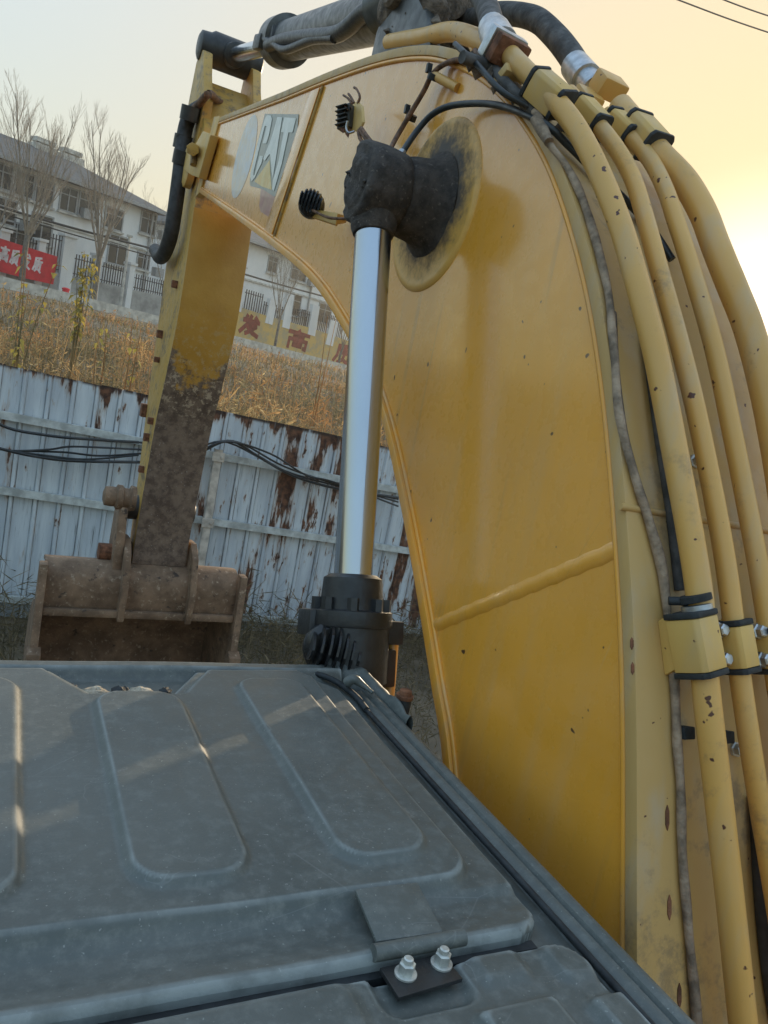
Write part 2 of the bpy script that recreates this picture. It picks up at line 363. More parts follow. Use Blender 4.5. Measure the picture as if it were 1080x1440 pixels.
t = NT("yard soil"); c = t.mix(t.ramp(t.noise(1.5, 7, 0.65), 0.3, 0.7), (0.09, 0.074, 0.052), (0.20, 0.16, 0.11)); c = t.mix(t.ramp(t.noise(0.25, 4), 0.4, 0.65), c, (0.15, 0.13, 0.08))
t.set(color=c, rough=0.95); t.bump(t.noise(10, 6, 0.7), 0.6, 0.05); M['soil'] = t.m
M['concrete'] = simple("pale concrete", (0.50, 0.48, 0.43), 0.85, var=0.25, scale=3, bump=0.1)
M['asphalt'] = simple("worn asphalt", (0.06, 0.056, 0.05), 0.9, var=0.25, scale=4, bump=0.2)
t = NT("white render"); c = t.mix(t.ramp(t.noise(0.8, 6, 0.6, vec=t.map((1, 1, 0.5))), 0.3, 0.7), (0.68, 0.69, 0.68), (0.80, 0.80, 0.78))
c = t.mix(t.ramp(t.noise(1.6, 6, 0.7, vec=t.map((2, 2, 0.4))), 0.58, 0.75, 0, 0.45), c, (0.34, 0.34, 0.33)); t.set(color=c, rough=0.85); M['render'] = t.m
t = NT("grey wall render"); c = t.mix(t.ramp(t.noise(1.2, 6, 0.65), 0.3, 0.7), (0.24, 0.24, 0.23), (0.44, 0.44, 0.42)); t.set(color=c, rough=0.9); M['greywall'] = t.m
t = NT("yellow painted wall"); c = t.mix(t.ramp(t.noise(0.9, 6, 0.7), 0.4, 0.6), (0.62, 0.42, 0.13), (0.42, 0.34, 0.2)); t.set(color=c, rough=0.85); M['yellowwall'] = t.m
t = NT("roof tile"); wv = t.n("ShaderNodeTexWave", wave_type='BANDS', bands_direction='X'); t.put(wv.inputs[0], t.map((1, 1, 1), rot=(0, 0, -0.97))); wv.inputs["Scale"].default_value = 1.0; wv.inputs["Distortion"].default_value = 0.3
c = t.mix(t.ramp(t.noise(2.5, 5), 0.3, 0.7), (0.075, 0.082, 0.088), (0.115, 0.122, 0.125)); c = t.mix(t.math('MULTIPLY', wv.outputs["Fac"], 0.3), c, (0.09, 0.10, 0.11)); t.set(color=c, rough=0.75); M['tile'] = t.m
M['glass'] = simple("dark window glass", (0.03, 0.035, 0.04), 0.12, var=0.2, scale=1)
M['frame'] = simple("window frame", (0.32, 0.33, 0.33), 0.5)
M['iron'] = simple("dark iron railing", (0.045, 0.045, 0.05), 0.6)
M['red'] = simple("red banner cloth", (0.58, 0.02, 0.035), 0.7, var=0.15, scale=2)
M['white'] = simple("white lettering", (0.72, 0.62, 0.62), 0.7, var=0.15, scale=4)
M['redpaint'] = simple("dark red painted lettering", (0.24, 0.035, 0.025), 0.8, var=0.25, scale=3)
M['bark'] = simple("grey bark", (0.17, 0.15, 0.125), 0.9, var=0.35, scale=5, bump=0.3)
M['twig'] = simple("bare twigs", (0.27, 0.22, 0.165), 0.85, var=0.3, scale=3)
M['foam'] = simple("torn yellowed foam", (0.46, 0.40, 0.31), 0.95, var=0.3, scale=60, bump=0.8)
def straw(name, a, b, c3, patchy=False):
    t = NT(name); oi = t.n("ShaderNodeNewGeometry").outputs["Random Per Island"]
    c = t.mix(t.ramp(oi, 0.0, 0.6), a, b); c = t.mix(t.ramp(oi, 0.7, 1.0), c, c3)
    if patchy: c = t.mix(t.ramp(t.noise(0.55, 3, 0.6), 0.40, 0.56), c, t.mix(oi, (0.28, 0.13, 0.045), (0.52, 0.27, 0.11))); c = t.mix(t.ramp(t.noise(0.38, 3, 0.6, vec=t.map((1, 1, 1), loc=(7, 3, 0))), 0.44, 0.58), c, t.mix(oi, (0.13, 0.12, 0.06), (0.34, 0.29, 0.16)))
    t.set(color=c, rough=0.8)
    tr = t.n("ShaderNodeBsdfTranslucent"); t.put(tr.inputs[0], c); mx = t.n("ShaderNodeMixShader"); mx.inputs[0].default_value = 0.5
    t.t.links.new(t.b.outputs[0], mx.inputs[1]); t.t.links.new(tr.outputs[0], mx.inputs[2])
    t.t.links.new(mx.outputs[0], t.t.nodes["Material Output"].inputs[0]); return t.m
M['straw'] = straw("dry straw", (0.38, 0.20, 0.065), (0.68, 0.44, 0.19), (0.85, 0.66, 0.36), True)
M['weed'] = straw("dull weeds", (0.09, 0.08, 0.045), (0.16, 0.13, 0.07), (0.28, 0.22, 0.13))
M['yleaf'] = straw("yellowing leaves", (0.36, 0.29, 0.07), (0.48, 0.38, 0.09), (0.17, 0.17, 0.06))

# ------------------------------------------------------------------ ground
EA = math.radians(56); E2 = np.array([math.sin(EA), math.cos(EA)]); P2 = np.array([2.7, 50.0]); N2 = np.array([E2[1], -E2[0]])  # N2 towards the camera
N2 = N2 if (N2 @ (-P2)) > 0 else -N2
KB = 6.5                                           # kerb line stands this far in front of the house line
def house_xy(s, d): q = P2 + E2 * s - N2 * d; return q   # d metres behind the house front
def fac(px, py, d=0.0):                            # sight line meets the upright plane d behind the house front
    r = ray(px, py); t = ((P2 - N2 * d) @ N2) / (r[:2] @ N2); wv = CAM + r * t
    return float((wv[:2] - P2) @ E2), float(wv[2])
def kerb_z(s): return 4.78 - 0.011 * np.clip(s, -5, 45)
def terrain(X, Y):
    X = np.asarray(X, float); Y = np.asarray(Y, float)
    s = (X - P2[0]) * E2[0] + (Y - P2[1]) * E2[1]
    v = ((X - P2[0]) * N2[0] + (Y - P2[1]) * N2[1]) - KB      # metres in front of the kerb
    a = Y - 8.45
    zk = kerb_z(s)
    t = np.clip(a / np.maximum(a + np.maximum(v, 0), 1e-3), 0, 1)
    up = 1.95 + (zk - 0.22 - 1.95) * t ** 1.15
    up = np.where(v <= -1.4, zk, up)
    low = 0.32 * np.clip((Y - 5.0) / 3.0, 0, 1)
    bumps = 0.10 * np.sin(X * 0.9 + 1.3 * np.sin(Y * 0.55)) * np.clip(v / 4, 0, 1)
    k = np.clip((Y - 8.3) / 0.5, 0, 1); k = np.where(X < -25, np.clip((Y - 8.3) / 6, 0, 1), k)
    return low * (1 - k) + (up + bumps) * k

xs = np.concatenate([np.linspace(-900, -40, 14), np.linspace(-36, 70, 150), np.linspace(80, 1200, 16)])
ys = np.concatenate([np.linspace(-900, -12, 14), np.linspace(-9, 7.5, 16), np.array([8.0, 8.3, 8.4, 8.5, 8.6, 8.8]), np.linspace(9.2, 90, 120), np.linspace(100, 1300, 16)])
GX, GY = np.meshgrid(xs, ys); GZ = terrain(GX, GY)
nx, ny = len(xs), len(ys); idx = np.arange(nx * ny).reshape(ny, nx)
raw("ground", np.stack([GX, GY, GZ], -1).reshape(-1, 3), np.stack([idx[:-1, :-1], idx[:-1, 1:], idx[1:, 1:], idx[1:, :-1]], -1).reshape(-1, 4), M['soil'], kind="structure")

def strip_along(name, d0, d1, dz, mat, s0=-40, s1=90, h=None):      # ribbon following the kerb line
    ss = np.linspace(s0, s1, 66); A = []; B = []
    for s_ in ss:
        z = float(kerb_z(s_)) + dz
        a = house_xy(s_, d0); b = house_xy(s_, d1); A.append((a[0], a[1], z)); B.append((b[0], b[1], z))
    mb = MB(); mb.strip(A, B, [(0, 0, -(h or 0.3))] * len(ss)); return part(name, mb, mat, smooth=0, kind="structure")
strip_along("kerb", -KB - 0.1, -KB + 0.6, 0.26, M['concrete'], h=1.0)
strip_along("road", -KB + 0.52, -2.0, 0.03, M['asphalt'])
strip_along("pavement", -1.98, 14, 0.12, M['concrete'])

# ------------------------------------------------------------------ houses beyond the road
def hz(s): return 0.035 * s                       # the street climbs a little to the right
class HB(MB):                                     # boxes in house coordinates: s along the front, d behind it, z up
    def hbox(self, s0, s1, d0, d1, z0, z1):
        vs = []
        for s_ in (s0, s1):
            for d_ in (d0, d1):
                for z_ in (z0, z1):
                    q = house_xy(s_, d_); vs.append((q[0], q[1], z_ + hz(s_)))
        return self.add(vs, [(0, 1, 3, 2), (4, 6, 7, 5), (0, 4, 5, 1), (2, 3, 7, 6), (0, 2, 6, 4), (1, 5, 7, 3)])
def hp(s, d, z): q = house_xy(s, d); return (q[0], q[1], z + hz(s))

def window(par, s, z, w_, h_, d=0.0, mull=True):
    f = HB(); th = 0.09
    f.hbox(s - w_ / 2, s + w_ / 2, d - 0.06, d + 0.02, z - h_ / 2 - th, z - h_ / 2); f.hbox(s - w_ / 2, s + w_ / 2, d - 0.06, d + 0.02, z + h_ / 2, z + h_ / 2 + th)
    for q in (s - w_ / 2 - th, s + w_ / 2): f.hbox(q, q + th, d - 0.06, d + 0.02, z - h_ / 2 - th, z + h_ / 2 + th)
    if mull:
        f.hbox(s - 0.035, s + 0.035, d - 0.055, d + 0.02, z - h_ / 2, z + h_ / 2)
        f.hbox(s - w_ / 2, s - 0.037, d - 0.054, d + 0.02, z + h_ * 0.18, z + h_ * 0.18 + 0.06); f.hbox(s + 0.037, s + w_ / 2, d - 0.054, d + 0.02, z + h_ * 0.18, z + h_ * 0.18 + 0.06)
    fo = part("window", f, M['frame'], par, smooth=0)
    g = HB(); g.hbox(s - w_ / 2 + 0.002, s + w_ / 2 - 0.002, d - 0.02, d + 0.01, z - h_ / 2 + 0.002, z + h_ / 2 - 0.002)
    part("pane", g, M['glass'], fo, smooth=0)

def house(label, s0, s1, ze, zr, hipr, hipl, wins, base=4.6):
    q = house_xy((s0 + s1) / 2, 4.5); t = thing("house", label, "house", (q[0], q[1], base), "white houses across the road")
    b = HB(); b.hbox(s0, s1, 0, 9, base - 1.0, ze); part("wall", b, M['render'], t, smooth=0)
    o = 0.55
    ec = [hp(s0 - o, -o, ze), hp(s1 + o, -o, ze), hp(s1 + o, 9 + o, ze), hp(s0 - o, 9 + o, ze)]
    rg = [hp(s0 + hipl, 4.5, zr), hp(s1 - hipr, 4.5, zr)]
    low = [(v[0], v[1], v[2] - 0.16) for v in ec]
    r = MB(); r.add(ec + rg + low, [(0, 1, 5, 4), (1, 2, 5), (2, 3, 4, 5), (3, 0, 4), (0, 6, 7, 1), (1, 7, 8, 2), (2, 8, 9, 3), (3, 9, 6, 0), (9, 8, 7, 6)])
    ro = part("roof", r, M['tile'], t, smooth=0)
    gu = HB(); gu.hbox(s0 - o, s1 + o, -o - 0.12, -o - 0.005, ze - 0.20, ze - 0.02); part("gutter", gu, M['frame'], t, smooth=0)
    bd = HB(); bd.hbox(s0, s1, -0.10, -0.004, 8.92, 9.05); part("string_course", bd, M['concrete'], t, smooth=0)
    for q_ in (s0 + .4, s1 - .4, s0 + (s1 - s0) * .52):
        dp = HB(); dp.hbox(q_ - .06, q_ + .06, -.16, -.04, base, ze - .2); part("downpipe", dp, M['frame'], t, smooth=0)
    pl_ = HB(); pl_.hbox(s0, s1, -.06, -.003, base - .5, base + 1.0); part("plinth", pl_, M['greywall'], t, smooth=0)
    for k_, wv in enumerate(wins):
        window(t, *wv)
        sl_ = HB(); sl_.hbox(wv[0] - wv[2] / 2 - .15, wv[0] + wv[2] / 2 + .15, -.18, -.002, wv[1] - wv[3] / 2 - .20, wv[1] - wv[3] / 2 - .095); part("sill", sl_, M['concrete'], t, smooth=0)
        if k_ % 3 == 1: ac_ = HB(); ac_.hbox(wv[0] + wv[2] / 2 + .3, wv[0] + wv[2] / 2 + 1.0, -.45, -.05, wv[1] - .75, wv[1] - .2); part("cooler_box", ac_, M['frame'], t, smooth=0)
    return t, ro
# window positions read off where the sight lines meet the house front
def at_h(px, py): s_, z_ = fac(px, py); return s_, z_ - hz(s_)
W1 = []
for px, py, ww, hh in [(34, 260, 1.0, 1.15), (96, 281, 1.0, 1.2), (124, 289, 1.2, 1.2), (160, 308, 1.2, 1.1), (208, 314, 1.1, 1.2), (3, 248, 1.0, 1.15), (62, 271, 1.0, 1.15)]:
    s_, z_ = at_h(px, py); W1.append((s_, z_, ww, hh))
for px, py, ww, hh in [(6, 297, 1.2, 1.2), (22, 335, 1.4, 1.5), (58, 322, 1.2, 1.4), (201, 367, 0.9, 0.9), (165, 352, 1.3, 1.6)]:
    s_, z_ = at_h(px, py); W1.append((s_, z_, ww, hh))
h1, r1 = house("long white two storey house with grey hipped roof behind bare trees", -22.0, 5.6, 11.55, 13.55, 3.6, 3.6, W1)
for px in (60, 100):     # water heaters on the ridge
    s_, _ = fac(px, 210, 4.5); c = HB(); c.hbox(s_ - 0.75, s_ + 0.75, 4.1, 4.9, 13.3, 13.75); c.hbox(s_ - 0.65, s_ + 0.65, 4.2, 4.8, 13.85, 14.1); c.hbox(s_ - 0.6, s_ - 0.5, 4.4, 4.6, 13.75, 13.86); c.hbox(s_ + 0.5, s_ + 0.6, 4.4, 4.6, 13.75, 13.86)
    part("chimney", c, M['concrete'], r1, smooth=0)
W2 = []
for px, py, ww, hh in [(340, 360, 1.0, 1.2), (420, 384, 1.9, 1.1), (383, 372, 1.0, 1.1)]:
    s_, z_ = at_h(px, py); W2.append((s_, z_, ww, hh))
for px, py, ww, hh in [(328, 408, 1.0, 1.0), (412, 428, 1.8, 1.6), (456, 441, 1.8, 1.5)]:
    s_, z_ = at_h(px, py); W2.append((s_, z_, ww, hh))
house("white house with blue grey roof seen under the yellow boom", 10.4, 34.0, 11.75, 13.6, 3.6, 3.6, W2)

# compound wall in front of the houses
WD = -1.6
def wall_run(par, s0, s1, z0, z1, mat, th=0.24):
    b = HB(); b.hbox(s0, s1, WD, WD + th, z0, z1); return part("wall_base", b, mat, par, smooth=0)
def pillar(par, s, z0, z1, w_=0.5):
    b = HB(); b.hbox(s - w_ / 2, s + w_ / 2, WD - 0.1, WD + 0.35, z0, z1); b.hbox(s - w_ / 2 - 0.08, s + w_ / 2 + 0.08, WD - 0.18, WD + 0.43, z1, z1 + 0.14); part("pillar", b, M['render'], par, smooth=0)
def railing(par, s0, s1, z0, z1, step=0.17):
    b = HB(); n = max(2, int((s1 - s0) / step))
    for i in range(n): q = s0 + (s1 - s0) * (i + 0.5) / n; b.hbox(q - 0.022, q + 0.022, WD + 0.10, WD + 0.144, z0, z1 + 0.12)
    for zz_ in (z0 + 0.12, z1 - 0.15): b.hbox(s0, s1, WD + 0.09, WD + 0.154, zz_, zz_ + 0.05)
    part("railing", b, M['iron'], par, smooth=0)
def wz(px, py): s_, z_ = fac(px, py, WD); return s_, z_ - hz(s_)
q = house_xy(-4, WD); wA = thing("compound_wall", "grey yard wall with white pillars and dark railings behind red banner", "wall", (q[0], q[1], 4.7))
zb = 4.3
sA, zA = wz(82, 350); sB, zB = wz(235, 415)
wall_run(wA, -22, 7.6, zb, 6.35, M['greywall'])
for px, py, w_ in [(99, 330, 0.75), (140, 352, 0.4), (186, 372, 0.4), (62, 318, 0.4), (10, 300, 0.5)]:
    s_, z_ = wz(px, py); pillar(wA, s_, zb, 8.35 if w_ > 0.6 else 7.75, w_)
def rail_px(par, pxa, pxb, py, z0, z1): railing(par, wz(pxa, py)[0], wz(pxb, py)[0], z0, z1)
rail_px(wA, 66, 93, 330, 6.36, 8.2); rail_px(wA, 105, 137, 350, 6.36, 7.45); rail_px(wA, 143, 182, 370, 6.36, 7.4); rail_px(wA, 190, 236, 380, 6.36, 7.2); rail_px(wA, 14, 58, 318, 6.36, 7.7)
q = house_xy(20, WD); wB = thing("slogan_wall", "faded yellow roadside wall with red painted characters and railings", "wall", (q[0], q[1], 4.6))
def quadwall(par, name, pts_px, mat, d0, th):      # upright slab whose corners lie on the wall plane
    P = []
    for px, py in pts_px: s_, z_ = fac(px, py, d0); q = house_xy(s_, d0); P.append(Vector((q[0], q[1], z_)))
    e = Vector((-N2[0], -N2[1], 0)) * th; m_ = MB(); m_.prism(P, e); return part(name, m_, mat, par, smooth=0)
quadwall(wB, "wall_base", [(296, 418), (372, 443), (440, 462), (520, 490), (520, 560), (440, 522), (372, 492), (296, 476)], M['yellowwall'], WD, 0.25)
for px, py, h_ in [(341, 400, 36), (409, 412, 48), (445, 428, 42), (385, 420, 34), (470, 450, 34)]:
    quadwall(wB, "pillar", [(px - 4, py), (px + 5, py + 3), (px - 2, py + h_ + 3), (px - 12, py + h_)], M['render'], WD - 0.05, 0.35)
def rail_quad(par, xa, xb, yt, hpx):
    sa, za = fac(xa, yt, WD); sb, zb_ = fac(xb, yt + (xb - xa) * 0.30, WD)
    hgt = hpx * 0.068; b = HB(); n = int((sb - sa) / 0.24); b_ = MB()
    for i in range(n + 1):
        f_ = i / n; s_ = sa + (sb - sa) * f_; zt = za + (zb_ - za) * f_; b.hbox(s_ - 0.03, s_ + 0.03, WD + 0.1, WD + 0.15, zt - hgt - hz(s_), zt - hz(s_))
    A = [Vector((*house_xy(sa, WD + 0.09), za - 0.25)), Vector((*house_xy(sb, WD + 0.09), zb_ - 0.25))]
    for dz in (0, -hgt * 0.7): b.tube([A[0] + Vector((0, 0, dz)), A[1] + Vector((0, 0, dz))], 0.035, 4)
    part("railing", b, M['iron'], par, smooth=0)
rail_quad(wB, 318, 334, 412, 24); rail_quad(wB, 346, 372, 406, 34); rail_quad(wB, 374, 402, 424, 30); rail_quad(wB, 416, 440, 432, 32); rail_quad(wB, 450, 486, 438, 36)

# brush characters painted on the slogan wall (and on the banner): polylines in a unit square
FA = [[(.10, .72), (.88, .76)], [(.22, .95), (.18, .72)], [(.66, .97), (.78, .86)], [(.42, .98), (.36, .60), (.04, .05)], [(.36, .50), (.78, .50), (.60, .25), (.34, .03)], [(.40, .36), (.66, .14), (.96, .02)]]
GAO = [[(.48, 1.0), (.52, .90)], [(.04, .86), (.96, .86)], [(.28, .76), (.72, .76), (.72, .60), (.28, .60), (.28, .76)], [(.10, .0), (.10, .48), (.90, .48), (.90, .03), (.80, .06)], [(.32, .36), (.68, .36), (.68, .14), (.32, .14), (.32, .36)]]
ZHI = [[(.80, .98), (.20, .90)], [(.20, .90), (.18, .4), (.04, .08)], [(.20, .74), (.94, .74)], [(.56, .90), (.56, .62)], [(.34, .20), (.34, .60), (.80, .60), (.80, .20)], [(.56, .48), (.50, .22), (.26, .02)], [(.62, .18), (.90, .02)]]
def strokes(mb, glyph, O, U, V, N, wd, th):       # O lower-left corner, U/V the sides of the square, N out of the wall
    for i, st in enumerate(glyph):
        P = [O + U * a + V * b for a, b in st]
        for a, b in zip(P[:-1], P[1:]):
            dv = (b - a); L = dv.length; t_ = dv / L; sd = N.cross(t_).normalized() * wd / 2
            a2 = a - t_ * wd * 0.35; b2 = b + t_ * wd * 0.35
            lift = N * (0.004 + 0.002 * (i % 4))
            mb.prism([a2 - sd + lift, b2 - sd + lift, b2 + sd * 0.8 + lift, a2 + sd * 0.9 + lift], N * th)
NV = Vector((N2[0], N2[1], 0)); EV = Vector((E2[0], E2[1], 0))
def wall_pt(px, py, d): s_, z_ = fac(px, py, d); q = house_xy(s_, d); return Vector((q[0], q[1], z_))
def glyph_px(par, glyph, quad, d, mat, wdf=0.13):
    a, b, c = [wall_pt(*p, d) for p in quad]      # lower-left, lower-right, upper-left
    mb = MB(); strokes(mb, glyph, a, b - a, c - a, NV, (b - a).length * wdf, 0.012); return part("lettering", mb, mat, par, smooth=0)
glyph_px(wB, FA, [(336, 466), (362, 474), (343, 441)], WD - 0.006, M['redpaint'], 0.17)
glyph_px(wB, GAO, [(401, 486), (431, 494), (407, 461)], WD - 0.006, M['redpaint'], 0.12)
glyph_px(wB, ZHI, [(467, 508), (492, 515), (473, 482)], WD - 0.006, M['redpaint'], 0.13)

BD = -2.3
q = house_xy(-4, BD); bn = thing("banner", "red cloth banner with pale lettering in front of grey yard wall", "banner", (q[0], q[1], 4.7))
def bpx(x_, y_): return wall_pt(x_, y_, BD)
mb = MB(); P = [bpx(-60, 312), bpx(0, 335), bpx(40, 348), bpx(81, 361), bpx(75, 400), bpx(38, 392), bpx(-4, 381), bpx(-66, 362)]
mb.prism(P, NV * -0.05); part("cloth", mb, M['red'], bn, smooth=0)
mb = MB()
for i, (x0, y0) in enumerate([(2, 342), (17, 347), (33, 352), (49, 357)]):
    a, b, c = bpx(x0 - 4, y0 + 23), bpx(x0 + 8, y0 + 27), bpx(x0, y0 + 3); strokes(mb, [GAO, ZHI, FA, ZHI][i], a, b - a, c - a, NV, 0.11, 0.01)
part("lettering", mb, M['white'], bn, smooth=0)
# small red post by the kerb
q = wall_pt(92, 412, -KB + 0.8); mb = MB(); zg = float(kerb_z(0)) + 0.03
mb.lathe((q[0], q[1], zg), (0, 0, 1), [(0, .24), (.08, .24), (.12, .17), (.42, .16), (.44, .19), (.50, .19), (.54, .10)], 14)
part("bollard", mb, M['red'], loc=(q[0], q[1], zg), label="small red post standing on the kerb beside the banner", cat="bollard")
# pale thin pole
a, b = wall_pt(172, 408, -3.0), wall_pt(190, 336, -3.0); b = Vector((a.x, a.y, b.z)); mb = MB(); mb.tube([a - Vector((0, 0, 1)), b], [.09, .07], 8); mb.box(b + Vector((0, 0, .05)), (.3, .3, .1))
part("pole", mb, M['concrete'], loc=tuple(a), label="thin pale concrete pole before the grey yard wall", cat="pole")

# ------------------------------------------------------------------ bare trees
def tree(label, base, height, seed, fork=0.27, spread=0.55, stems=7, thin=1.0, group="bare trees along the road"):
    rr = random.Random(seed); t = thing("bare_tree", label, "tree", tuple(base), group)
    tr = MB(); cr = MB(); B = Vector(base); hf = height * fork
    pth = [B - Vector((0, 0, 0.4)), B + Vector((rr.uniform(-.05, .05), 0, hf * .5)), B + Vector((rr.uniform(-.1, .1), rr.uniform(-.1, .1), hf))]
    r0 = height * 0.017 * thin; tr.tube(spline(pth, 4), [r0 * (1 - 0.035 * i) for i in range(9)], 9)
    def grow(p, d, L, r, lev):
        n = 5; P = [p]; dd = d.copy()
        for i in range(n):
            dd = (dd + Vector((rr.gauss(0, .05), rr.gauss(0, .05), 0.06 + .03 * lev))).normalized(); P.append(P[-1] + dd * L / n)
        (cr).tube(P, [r * (1 - .15 * i) for i in range(n + 1)], 5 if lev < 1 else 3, caps=False)
        if lev < 3:
            k = [9, 7, 5][lev]
            for i in range(k):
                f_ = 0.18 + 0.78 * (i + rr.random()) / k; j = min(n - 1, int(f_ * n)); q = P[j].lerp(P[j + 1], f_ * n - j)
                az = rr.uniform(0, 2 * math.pi); sd = Vector((math.cos(az), math.sin(az), 0)); td = (P[j + 1] - P[j]).normalized()
                grow(q, (td * 1.0 + sd * rr.uniform(.3, .6)).normalized(), L * (1 - f_ * .6) * rr.uniform(.4, .7), max(r * .30, .004), lev + 1)
    for i in range(stems):
        az = 2 * math.pi * (i + rr.uniform(-.3, .3)) / stems; tl = spread * rr.uniform(.35, 1.1)
        d = Vector((math.cos(az) * tl, math.sin(az) * tl, 1)).normalized()
        st = B + Vector((0, 0, hf * rr.uniform(.82, 1.0))); grow(st, d, height * (1 - fork) * rr.uniform(.68, .95), r0 * .36, 0)
    part("trunk", tr, M['bark'], t, smooth=60); part("crown", cr, M['twig'], t, smooth=0)
    return t
def ground_pt(px, py, d): s_, z_ = fac(px, py, d); q = house_xy(s_, d); return Vector((q[0], q[1], float(kerb_z(s_)) + 0.1)), z_
for label, (bx, by), topy, topx, d, seed, kw in [
    ("bare tree with a tall open crown standing behind the red banner", (32, 385), 100, 70, -4.2, 3, dict(stems=9)),
    ("bare tree with a narrow upright crown before the grey yard wall", (134, 405), 148, 168, -4.2, 11, dict(stems=8, spread=.46)),
    ("bare tree seen under the boom beside the red characters", (386, 490), 315, 412, -4.2, 5, dict(stems=6, thin=.8)),
    ("small bare tree half hidden by the black cylinder rod", (478, 505), 395, 486, -4.2, 8, dict(stems=6, thin=1.0)),
    ("thin bare tree in front of the hip of the long house", (228, 430), 240, 232, -0.6, 21, dict(stems=5, thin=.6)),
    ("bare twiggy tree at the far end of the long house", (-14, 360), 150, -6, -3.2, 31, dict(stems=6, thin=.7))]:
    b_, _ = ground_pt(bx, by, d); _, zt = ground_pt(topx, topy, d); tree(label, b_, (zt - b_.z) * .95, seed, **kw)

# overhead lines along the road front and by the sun
def wire(name, pts, r, mat, label, cat, group=None, n=5):
    mb = MB(); mb.tube(pts, r, n); return part(name, mb, mat, loc=tuple(pts[len(pts) // 2]), label=label, cat=cat, group=group)
for i, (pa, pb, pc) in enumerate([((-30, 282), (100, 320), (262, 362)), ((-30, 290), (100, 329), (262, 374)), ((300, 372), (400, 402), (530, 436))]):
    d_ = -3.4; wire("overhead_wire", spline([wall_pt(*pa, d_), wall_pt(*pb, d_), wall_pt(*pc, d_)], 8), .06 if i != 1 else .035, M['wire'],
         ["thick dark overhead wire crossing the front of the long house", "thin dark overhead wire just below the thick one", "dark overhead wire sagging across the house under the boom"][i], "wire", "overhead wires along the road")
for i, (pa, pb) in enumerate([((900, -20), (1140, 66)), ((960, -22), (1140, 42))]):
    a, b = onY(*pa, 26), onY(*pb, 26); m_ = (Vector(a) + Vector(b)) / 2 - Vector((0, 0, .05)); dv = Vector(b) - Vector(a)
    wire("power_line", spline([Vector(a) - dv, Vector(a), m_, Vector(b), Vector(b) + dv], 8), 0.03, M['wire'], ["lower of two thin power lines in the sky by the sun", "upper of two thin power lines in the sky by the sun"][i], "power line", "power lines in the sky")

# ------------------------------------------------------------------ sheet metal fence
FY = 8.2; FSL = -0.05
def ftop(x): return 2.885 + FSL * x
FB = 2.48                                          # height of a sheet
fence = thing("sheet_metal_fence", "tall pale blue corrugated metal fence streaked with rust behind the bucket", "fence", (2.0, FY, 0.3))
def sheet_mesh():
    W = 0.88; prof = []
    for k in range(4):
        o = k * 0.22
        prof += [(o, 0), (o + .168, 0), (o + .180, -.028), (o + .205, -.028), (o + .217, 0)]
    prof.append((W + .012, 0.0)); n = len(prof)
    zs = [0, .5, 1.0, 1.5, 2.0, FB]; v = []; f = []
    for j, z_ in enumerate(zs):
        for i, (a, b) in enumerate(prof): v.append((a, b + 0.004 * math.sin(j * 2.1 + i * .7), z_ + FSL * a))
    for j in range(len(zs) - 1):
        for i in range(n - 1): f.append((j * n + i, j * n + i + 1, (j + 1) * n + i + 1, (j + 1) * n + i))
    me = bpy.data.meshes.new("metal_sheet"); me.from_pydata(v, [], f); me.materials.append(M['sheet']); return me
sm = sheet_mesh()
for i in range(-11, 15):
    o = bpy.data.objects.new("metal_sheet", sm); x0 = i * 0.88 - .04
    o.location = Vector((x0, FY + (0.003 if i % 2 else 0) + rnd.uniform(-.004, .004), ftop(x0) - FB + rnd.uniform(-.015, .012))) - ORG[fence.name]
    o.rotation_euler = (0, rnd.uniform(-.004, .004), 0); link(o, fence)
for zz_, hh in ((2.405, .075), (1.683, .075), (0.594, .07)):
    mb = MB(); sl = FSL if zz_ > 1 else -.037
    A = Vector((-10, FY - .05, zz_ - 10 * -sl * -1 + 0)); 
    for x0, x1 in ((-10, 2.03), (2.11, 13)):
        a = Vector((x0, FY - .052, zz_ + sl * x0)); b = Vector((x1, FY - .052, zz_ + sl * x1)); u_ = Vector((0, 0, hh / 2)); d_ = Vector((0, .027, 0))
        for off, up in ((-d_, u_),):
            mb = MB(); mb.prism([a - d_ - u_, a - d_ + u_, a + d_ * .9 + u_, a + d_ * .9 + u_ * .8, a - d_ * .75 + u_ * .8, a - d_ * .75 - u_ * .8, a + d_ * .9 - u_ * .8, a + d_ * .9 - u_], b - a)
            part("rail", mb, M['rail'], fence, smooth=0)
for px_ in (-4.6, 2.07, 5.35, 8.6):
    mb = MB(); zt = ftop(px_) - .40; w_ = .075
    mb.prism([(px_ - .04, FY - .16, -.2), (px_ + .04, FY - .16, -.2), (px_ + .04, FY - .082, -.2), (px_ + .033, FY - .082, -.2), (px_ + .033, FY - .152, -.2), (px_ - .033, FY - .152, -.2), (px_ - .033, FY - .082, -.2), (px_ - .04, FY - .082, -.2)], (0, 0, zt + .2))
    po = part("post", mb, M['post'], fence, smooth=0)
    for zz_ in (2.405, 1.683):
        br = MB(); br.box((px_, FY - .168, zz_ + FSL * px_), (.13, .012, .10)); br.cyl((px_ + .035, FY - .174, zz_ + FSL * px_), (px_ + .035, FY - .19, zz_ + FSL * px_), .016, n=6); part("bracket", br, M['post'], po, bevel=.003)
